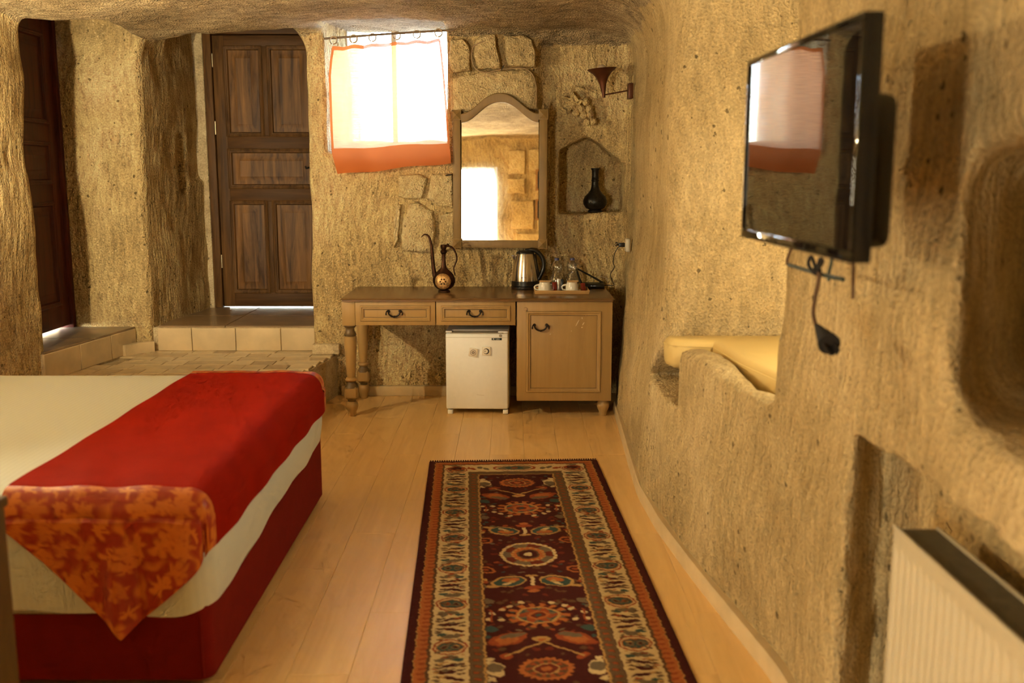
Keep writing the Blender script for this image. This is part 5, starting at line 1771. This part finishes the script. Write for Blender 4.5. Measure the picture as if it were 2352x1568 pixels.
# the row of motifs, mirrored about the big round (v measured from the far end)
V0 = 1.375
for s in (-1, 1):
    rosette(V0 + s * 0.575, 0.098, 0.85); dots(V0 + s * 0.575, -s)
    paisleys(V0 + s * 0.275, -s)
    fans(V0 + s * 0.755, s)
    dark_round(V0 + s * 0.965, -s)
big_round(V0)
if RL > 2.6:
    fans(V0 + 1.17, -1); rosette(V0 + 1.345, 0.098, 0.85)

ca, cb2 = G(985, 1065), G(1370, 1055)
na, nb = G(920, 1568), G(1600, 1568)
far_mid = (ca + cb2) / 2
near_mid = (na + nb) / 2
dirv = (near_mid - far_mid); dirv.z = 0
rz = math.atan2(dirv.y, dirv.x) + PI / 2          # local -Y runs towards the viewer
rug = thing('runner_rug', 'long narrow dark red oriental runner rug on the laminate floor', 'rug', (far_mid.x, far_mid.y, 0.0), rz=rz)
nx_, ny_ = U.shape
RZt = 0.010 + 0.0008 * np.sin(U * 40) * np.sin(V * 23) - 0.004 * np.clip(1 - e_ / 0.012, 0, 1)
co = np.stack([U0, -V0_, RZt], -1).reshape(-1, 3)
ii, jj = np.meshgrid(np.arange(nx_ - 1), np.arange(ny_ - 1), indexing='ij')
q_ = np.stack([ii * ny_ + jj, ii * ny_ + jj + 1, (ii + 1) * ny_ + jj + 1, (ii + 1) * ny_ + jj], -1).reshape(-1, 4)
me = bpy.data.meshes.new('pile')
me.vertices.add(len(co)); me.vertices.foreach_set('co', co.astype(np.float32).ravel())
me.loops.add(q_.size); me.loops.foreach_set('vertex_index', q_.astype(np.int32).ravel())
me.polygons.add(len(q_)); me.polygons.foreach_set('loop_start', np.arange(0, q_.size, 4, dtype=np.int32))
me.update(calc_edges=True); me.validate(); me.shade_smooth()
ca_ = me.color_attributes.new('dye', 'FLOAT_COLOR', 'POINT')
ca_.data.foreach_set('color', np.concatenate([CRGB.reshape(-1, 3) * 0.85, np.ones((len(co), 1))], 1).astype(np.float32).ravel())
me.materials.append(MATS['rug_pile'])
# pile side must face up
if me.polygons[0].normal.z < 0:
    me.flip_normals()
po = bpy.data.objects.new('pile', me); COL.objects.link(po); po.parent = rug
plain('rug_back', (0.10, 0.015, 0.010), 0.9)
plain('fringe_cream', (0.66, 0.52, 0.32), 0.9)
MB().box(-RW / 2, RW / 2, -RL, 0, 0.0005, 0.0052).build('rug_base', 'rug_back', rug)
mb = MB()
rg = random.Random(5)
for yy, sg in ((0, 1), (-RL, -1)):
    for k in range(150):
        x = -RW / 2 + RW * (k + 0.5) / 150
        a = rg.uniform(-0.5, 0.5)
        L = rg.uniform(0.012, 0.026)
        mb.tube([(x, yy, 0.0065), (x + a * L * 0.5, yy + sg * L * 0.5, 0.005), (x + a * L, yy + sg * L, 0.002)], [0.0017, 0.0017, 0.0011], 5)
fo = mb.build('fringe', 'fringe_cream', rug); fo['kind'] = 'stuff'
mb = MB()
for k in range(72):
    x = -RW / 2 + RW * (k + 0.5) / 72
    mb.ball((x, 0.002, 0.009), 0.0042, 6, 4)
fo = mb.build('knotted_edge', 'rug_back', rug); fo['kind'] = 'stuff'

# ================================================================== TELEVISION, HOOK AND TASSEL
plain('tv_black', (0.006, 0.006, 0.006), 0.25)
m, n, b = new_mat('tv_screen')
b.inputs['Base Color'].default_value = (0.004, 0.004, 0.004, 1)
b.inputs['Roughness'].default_value = 0.03
b.inputs['Specular IOR Level'].default_value = 0.5
b.inputs['IOR'].default_value = 1.5
pa = Vector((0.564, 2.44, 1.60)); pb_ = Vector((0.583, 1.70, 1.60))
d_ = (pa - pb_); tv_w = math.hypot(d_.x, d_.y)
ang = math.atan2(d_.y, d_.x)
tv = thing('television', 'flat black television on the right wall reflecting the curtain', 'television', ((pa.x + pb_.x) / 2, (pa.y + pb_.y) / 2, 1.40), rz=ang - PI)
# local: x along the screen, -y is the viewing side
hw, hh = tv_w / 2, 0.415
MB().box(-hw, hw, 0.0, 0.030, 0.0, hh).build('cabinet', 'tv_black', tv, bevel=0.004)
MB().box(-hw * 0.80, hw * 0.80, 0.030, 0.095, 0.02, hh * 0.70).build('rear_housing', 'tv_black', tv, bevel=0.02, seg=3)
MB().box(-hw + 0.012, hw - 0.012, -0.0015, 0.001, 0.020, hh - 0.012).build('screen', 'tv_screen', tv, smooth=0)
for a, b2, c, d in ((-hw, hw, 0.0, 0.020), (-hw, hw, hh - 0.012, hh), (-hw, -hw + 0.012, 0.02, hh - 0.012), (hw - 0.012, hw, 0.02, hh - 0.012)):
    MB().box(a, b2, -0.006, 0.002, c, d).build('bezel', 'tv_screen', tv, bevel=0.0025)
MB().box(-0.26, -0.04, 0.095, 0.110, 0.08, 0.28).build('mount_plate', 'iron', tv, bevel=0.003)
MB().box(-0.24, -0.20, 0.100, 0.26, 0.15, 0.19).build('mount_arm', 'iron', tv, bevel=0.003)

plain('rail_teal', (0.05, 0.065, 0.05), 0.5, metal=0.3)
plain('cord_brown', (0.10, 0.05, 0.022), 0.8)
plain('tassel_black', (0.012, 0.008, 0.006), 0.9)
def W(u, v, X): return XP(u, v, X)
X_ = 0.74
hk = thing('wire_rail', 'dark green wire rail hanging below the television', 'rail', W(1880, 640, X_))
o_ = W(1880, 640, X_)
MB().tube(catmull([W(1822, 560, X_) - o_, W(1812, 585, X_) - o_, W(1808, 605, X_) - o_, W(1820, 613, X_) - o_], 5), 0.004, 8).build('hook', 'cord_brown', hk)
MB().tube(catmull([W(1812, 608, X_) - o_, W(1850, 620, X_) - o_, W(1900, 634, X_) - o_, W(1936, 641, X_) - o_], 5), 0.0052, 8).build('bar', 'rail_teal', hk)
MB().tube(catmull([W(1912, 575, X_) - o_, W(1910, 600, X_) - o_, W(1904, 625, X_) - o_, W(1903, 645, X_) - o_], 5), 0.0045, 8).build('hook', 'rail_teal', hk)
MB().tube([W(1960, 590, X_ + 0.05) - o_, W(1959, 685, X_ + 0.06) - o_], 0.004, 8).build('rod', 'cord_brown', hk)
ts = thing('tassel', 'black tassel on a brown cord knotted to the rail', 'tassel', W(1880, 632, X_ - 0.01))
o_ = W(1880, 632, X_ - 0.01)
X2 = X_ - 0.012
MB().tube(catmull([W(1880, 625, X2) - o_, W(1880, 645, X2) - o_, W(1873, 680, X2) - o_, W(1868, 720, X2) - o_, W(1875, 750, X2) - o_], 6), 0.005, 8).build('cord', 'cord_brown', ts)
kn = W(1876, 622, X2) - o_
mb = MB().ball(kn, 0.012, 10, 7)
mb.tube(catmull([kn, kn + Vector((0, 0.05, 0.03)), kn + Vector((0, 0.07, 0.01)), kn + Vector((0, 0.03, -0.005))], 5), 0.004, 6)
mb.tube(catmull([kn, kn + Vector((0, -0.02, 0.03)), kn + Vector((0, -0.04, 0.025)), kn], 5), 0.004, 6)
mb.build('knot', 'tassel_black', ts)
s0 = W(1876, 748, X2) - o_; s1 = W(1910, 798, X2) - o_
dd = (s1 - s0)
mb = MB().tube([s0, s0 + dd * 0.25, s0 + dd * 0.5, s0 + dd * 0.85], [0.006, 0.012, 0.018, 0.026], 12)
rg = random.Random(2)
for k in range(26):
    a = 2 * PI * k / 26
    off = Vector((0.5 * math.cos(a), 0.9 * math.sin(a), 0.5 * math.sin(a))) * 0.024
    mb.tube([s0 + dd * 0.8 + off * 0.9, s0 + dd * (1.0 + rg.uniform(-0.08, 0.08)) + off * 1.15], [0.004, 0.0025], 5)
mb.build('tuft', 'tassel_black', ts)

# ================================================================== RADIATOR
plain('radiator_white', (0.50, 0.43, 0.29), 0.4)
plain('radiator_grille', (0.11, 0.095, 0.06), 0.5, noise=0.2, nscale=50)
ra = thing('radiator', 'cream ribbed panel radiator in the recess of the right wall', 'radiator', (0.855, 2.13, 0.10), rz=0)
# local: -x faces the room, runs towards -y
RLn, RH = 1.0, 0.675
prof = []
npit = 30
pit = RLn / npit
for i in range(npit):
    y = -i * pit
    prof += [(0.0, y), (0.0, y - pit * 0.34), (0.008, y - pit * 0.50), (0.008, y - pit * 0.84)]
prof.append((0.0, -RLn))
rows = []
for z, k in ((0.0, 0), (0.028, 0), (0.050, 1), (RH - 0.062, 1), (RH - 0.036, 0), (RH, 0)):
    rows.append([(x * k, y, z) for x, y in prof])
mbf = MB()
n2 = len(prof)
for i in range(len(rows) - 1):
    for j in range(n2 - 1):
        mbf.add([rows[i][j], rows[i][j + 1], rows[i + 1][j + 1], rows[i + 1][j]], [(0, 1, 2, 3)])
mbf.build('front_panel', 'radiator_white', ra, smooth=30, weld=True)
MB().box(0.092, 0.10, -RLn, 0, 0, RH).build('rear_panel', 'radiator_white', ra, bevel=0.003)
MB().box(0.0, 0.098, -0.0015, 0.004, 0.0, RH - 0.012).build('side_cover', 'radiator_white', ra, bevel=0.001)
MB().box(0.004, 0.096, -RLn, -0.002, RH - 0.016, RH - 0.006).build('top_grille', 'radiator_grille', ra, bevel=0.001)
MB().tube([(0.0, -RLn, RH), (0.0, -0.0, RH)], 0.005, 8).build('top_edge', 'radiator_white', ra)
MB().lathe([(0.007, 0), (0.007, 0.018), (0.013, 0.020), (0.013, 0.034), (0.0001, 0.036)], 14, (0.035, 0.0, RH - 0.035), ax='Y').build('vent_plug', 'radiator_white', ra)
MB().tube(catmull([(0.05, 0.0, 0.04), (0.05, 0.04, 0.03), (0.05, 0.055, 0.0), (0.05, 0.06, -0.098)], 4), 0.009, 8).build('pipe', 'radiator_white', ra)
MB().ball((0.05, 0.05, 0.03), 0.022, 10, 8).build('valve', 'radiator_white', ra)

# ================================================================== SEAT CUSHION IN THE ALCOVE
m, n, b = new_mat('cushion_tan')
b.inputs['Base Color'].default_value = (0.60, 0.43, 0.155, 1)
b.inputs['Roughness'].default_value = 0.7
poly = [(0.650, 4.205), (0.668, 4.135), (0.70, 4.112), (0.835, 4.085), (0.865, 3.7), (0.965, 3.16), (1.70, 3.16), (1.70, 4.235), (0.74, 4.235), (0.665, 4.232)]
cu = thing('seat_cushion', 'mustard yellow seat cushion filling the wall alcove', 'cushion', (1.15, 3.5, 0.742))
def rpoly(poly, d):
    c = Vector((1.2, 3.55))
    out = []
    n_ = len(poly)
    for i in range(n_):
        p0, p1, p2 = Vector(poly[i - 1]), Vector(poly[i]), Vector(poly[(i + 1) % n_])
        e1, e2 = (p1 - p0).normalized(), (p2 - p1).normalized()
        n1, n2_ = Vector((-e1.y, e1.x)), Vector((-e2.y, e2.x))
        bis = (n1 + n2_); bis = bis / max(0.4, bis.length_squared / 2) 
        out.append(p1 + bis * (-d))
    return out
area = sum(poly[i][0] * poly[(i + 1) % len(poly)][1] - poly[(i + 1) % len(poly)][0] * poly[i][1] for i in range(len(poly)))
sg = -1 if area > 0 else 1
den = []
for i in range(len(poly)):
    a, b2 = Vector(poly[i]), Vector(poly[(i + 1) % len(poly)])
    k = max(2, int((b2 - a).length / 0.05))
    den += [tuple(a.lerp(b2, j / k)) for j in range(k)]
def offset(pts, d):
    n_ = len(pts)
    out = []
    for i in range(n_):
        t = (Vector(pts[(i + 1) % n_]) - Vector(pts[i - 1])).normalized()
        out.append(Vector(pts[i]) + Vector((-t.y, t.x)) * d * (1 if area > 0 else -1))
    return out


rings = []
for ins, z in ((0.030, 0.0), (0.012, 0.008), (0.003, 0.025), (0.0, 0.06), (0.0, 0.098), (0.006, 0.114), (0.016, 0.124), (0.026, 0.128)):
    rings.append([(p.x - 1.15, p.y - 3.5, z) for p in offset(den, ins)])
MB().loft(rings).build('cushion_body', 'cushion_tan', cu, smooth=50)
seam = [(Vector(p).x - 1.15, Vector(p).y - 3.5, 0.100) for p in den]
MB().tube(seam + [seam[0]], 0.0028, 6).build('piping', 'cushion_tan', cu)

# ================================================================== DRESSER AT THE LEFT EDGE
wood('dresser_wood', (0.10, 0.062, 0.022), (0.16, 0.10, 0.036), 'Z', rough=0.5)
dr = thing('dresser', 'dark olive-brown wooden dresser at the left picture edge', 'dresser', (-1.572, 1.93, 0))
MB().box(-0.40, 0.41, -0.26, 0.26, 0.06, 0.80).build('body', 'dresser_wood', dr, bevel=0.004)
MB().box(-0.42, 0.415, -0.28, 0.27, 0.80, 0.825).build('dresser_top', 'dresser_wood', dr, bevel=0.005)
for z0 in (0.09, 0.33, 0.57):
    dw_ = MB().box(-0.38, 0.38, -0.275, -0.26, z0, z0 + 0.215).build('drawer', 'dresser_wood', dr, bevel=0.003)
    for s in (-1, 1):
        MB().lathe([(0.008, 0), (0.007, -0.012), (0.015, -0.02), (0.0001, -0.028)], 12, (s * 0.2, -0.275, z0 + 0.11), ax='Y').build('knob', 'pull_bronze', dw_)
ft = MB().lathe([(0.02, 0), (0.03, 0.03), (0.025, 0.062)], 12).mesh('foot', 'dresser_wood')
for sx in (-0.34, 0.34):
    for sy in (-0.2, 0.2):
        inst(ft, 'foot', dr, (sx, sy, 0))

# ================================================================== LAMPS THAT LIGHT THE ROOM
def lamp_glow(name, col, strength):
    m, n, b = new_mat(name)
    b.inputs['Base Color'].default_value = (0.8, 0.7, 0.5, 1)
    b.inputs['Emission Color'].default_value = (*col, 1)
    b.inputs['Emission Strength'].default_value = strength
    return m
lamp_glow('bulb_glow', (1.0, 0.72, 0.38), 8.0)
plain('lamp_shade', (0.75, 0.62, 0.42), 0.8)


def point(parent, loc, power, radius=0.05, col=WARM):
    l = bpy.data.lights.new('lamp_light', 'POINT')
    l.energy = power
    l.color = col
    l.shadow_soft_size = radius
    o = bpy.data.objects.new('lamp_light', l)
    COL.objects.link(o)
    o.parent = parent
    o.location = loc
    return o


def lit_sconce(label, loc, facing, power, rise=0.128, col=AMBER):
    """the same trumpet wall lamp, lit; facing = direction of the arm"""
    t = thing('wall_lamp', label, 'lamp', loc, rz=facing, group='lit wall lamps out of sight')
    MB().box(-0.010, 0.022, -0.045, 0.045, -0.055, 0.045).build('wall_plate', 'lamp_copper', t, bevel=0.004)
    MB().tube([(0.015, 0, 0.0), (0.09, 0, -0.012), (0.182, 0, -0.028)], 0.0048, 8).build('arm', 'lamp_copper', t)
    MB().lathe(cone, 32).xf(Matrix.Translation((0.182, 0, 0))).build('trumpet_shade', 'lamp_copper', t, smooth=60)
    MB().ball((0.182, 0, 0.085), 0.020, 14, 10).build('bulb', 'bulb_glow', t)
    point(t, (0.182, 0, rise), power, 0.02, col)
    return t


al = thing('alcove_lamp', 'small bare-bulb wall lamp hidden inside the seat alcove', 'lamp', (1.25, 3.09, 1.70), rz=PI / 2)
MB().lathe([(0.045, 0), (0.045, 0.012), (0.02, 0.02)], 20, ax='X').build('wall_plate', 'lamp_copper', al)
MB().tube([(0.015, 0, 0.0), (0.10, 0, 0.02), (0.14, 0, 0.0), (0.145, 0, -0.02)], 0.0048, 8).build('arm', 'lamp_copper', al)
MB().lathe([(0.022, -0.03), (0.022, 0.0), (0.008, 0.006)], 14, (0.145, 0, -0.02)).build('bulb_holder', 'lamp_copper', al)
MB().ball((0.145, 0, -0.075), 0.03, 14, 10).build('bulb', 'bulb_glow', al)
point(al, (0.145, 0, -0.16), LAMP_W['alcove'], 0.035)
lit_sconce('lit trumpet wall lamp at the near side of the bed head', (-2.86, 2.75, 1.55), 0.0, LAMP_W['bed_near'], 0.120, WARM)
lit_sconce('lit trumpet wall lamp added unseen at the far side of the bed head', (-2.86, 4.35, 1.55), 0.0, LAMP_W['bed_far_fill'], 0.20)  # added out of view to brighten the back wall and ceiling
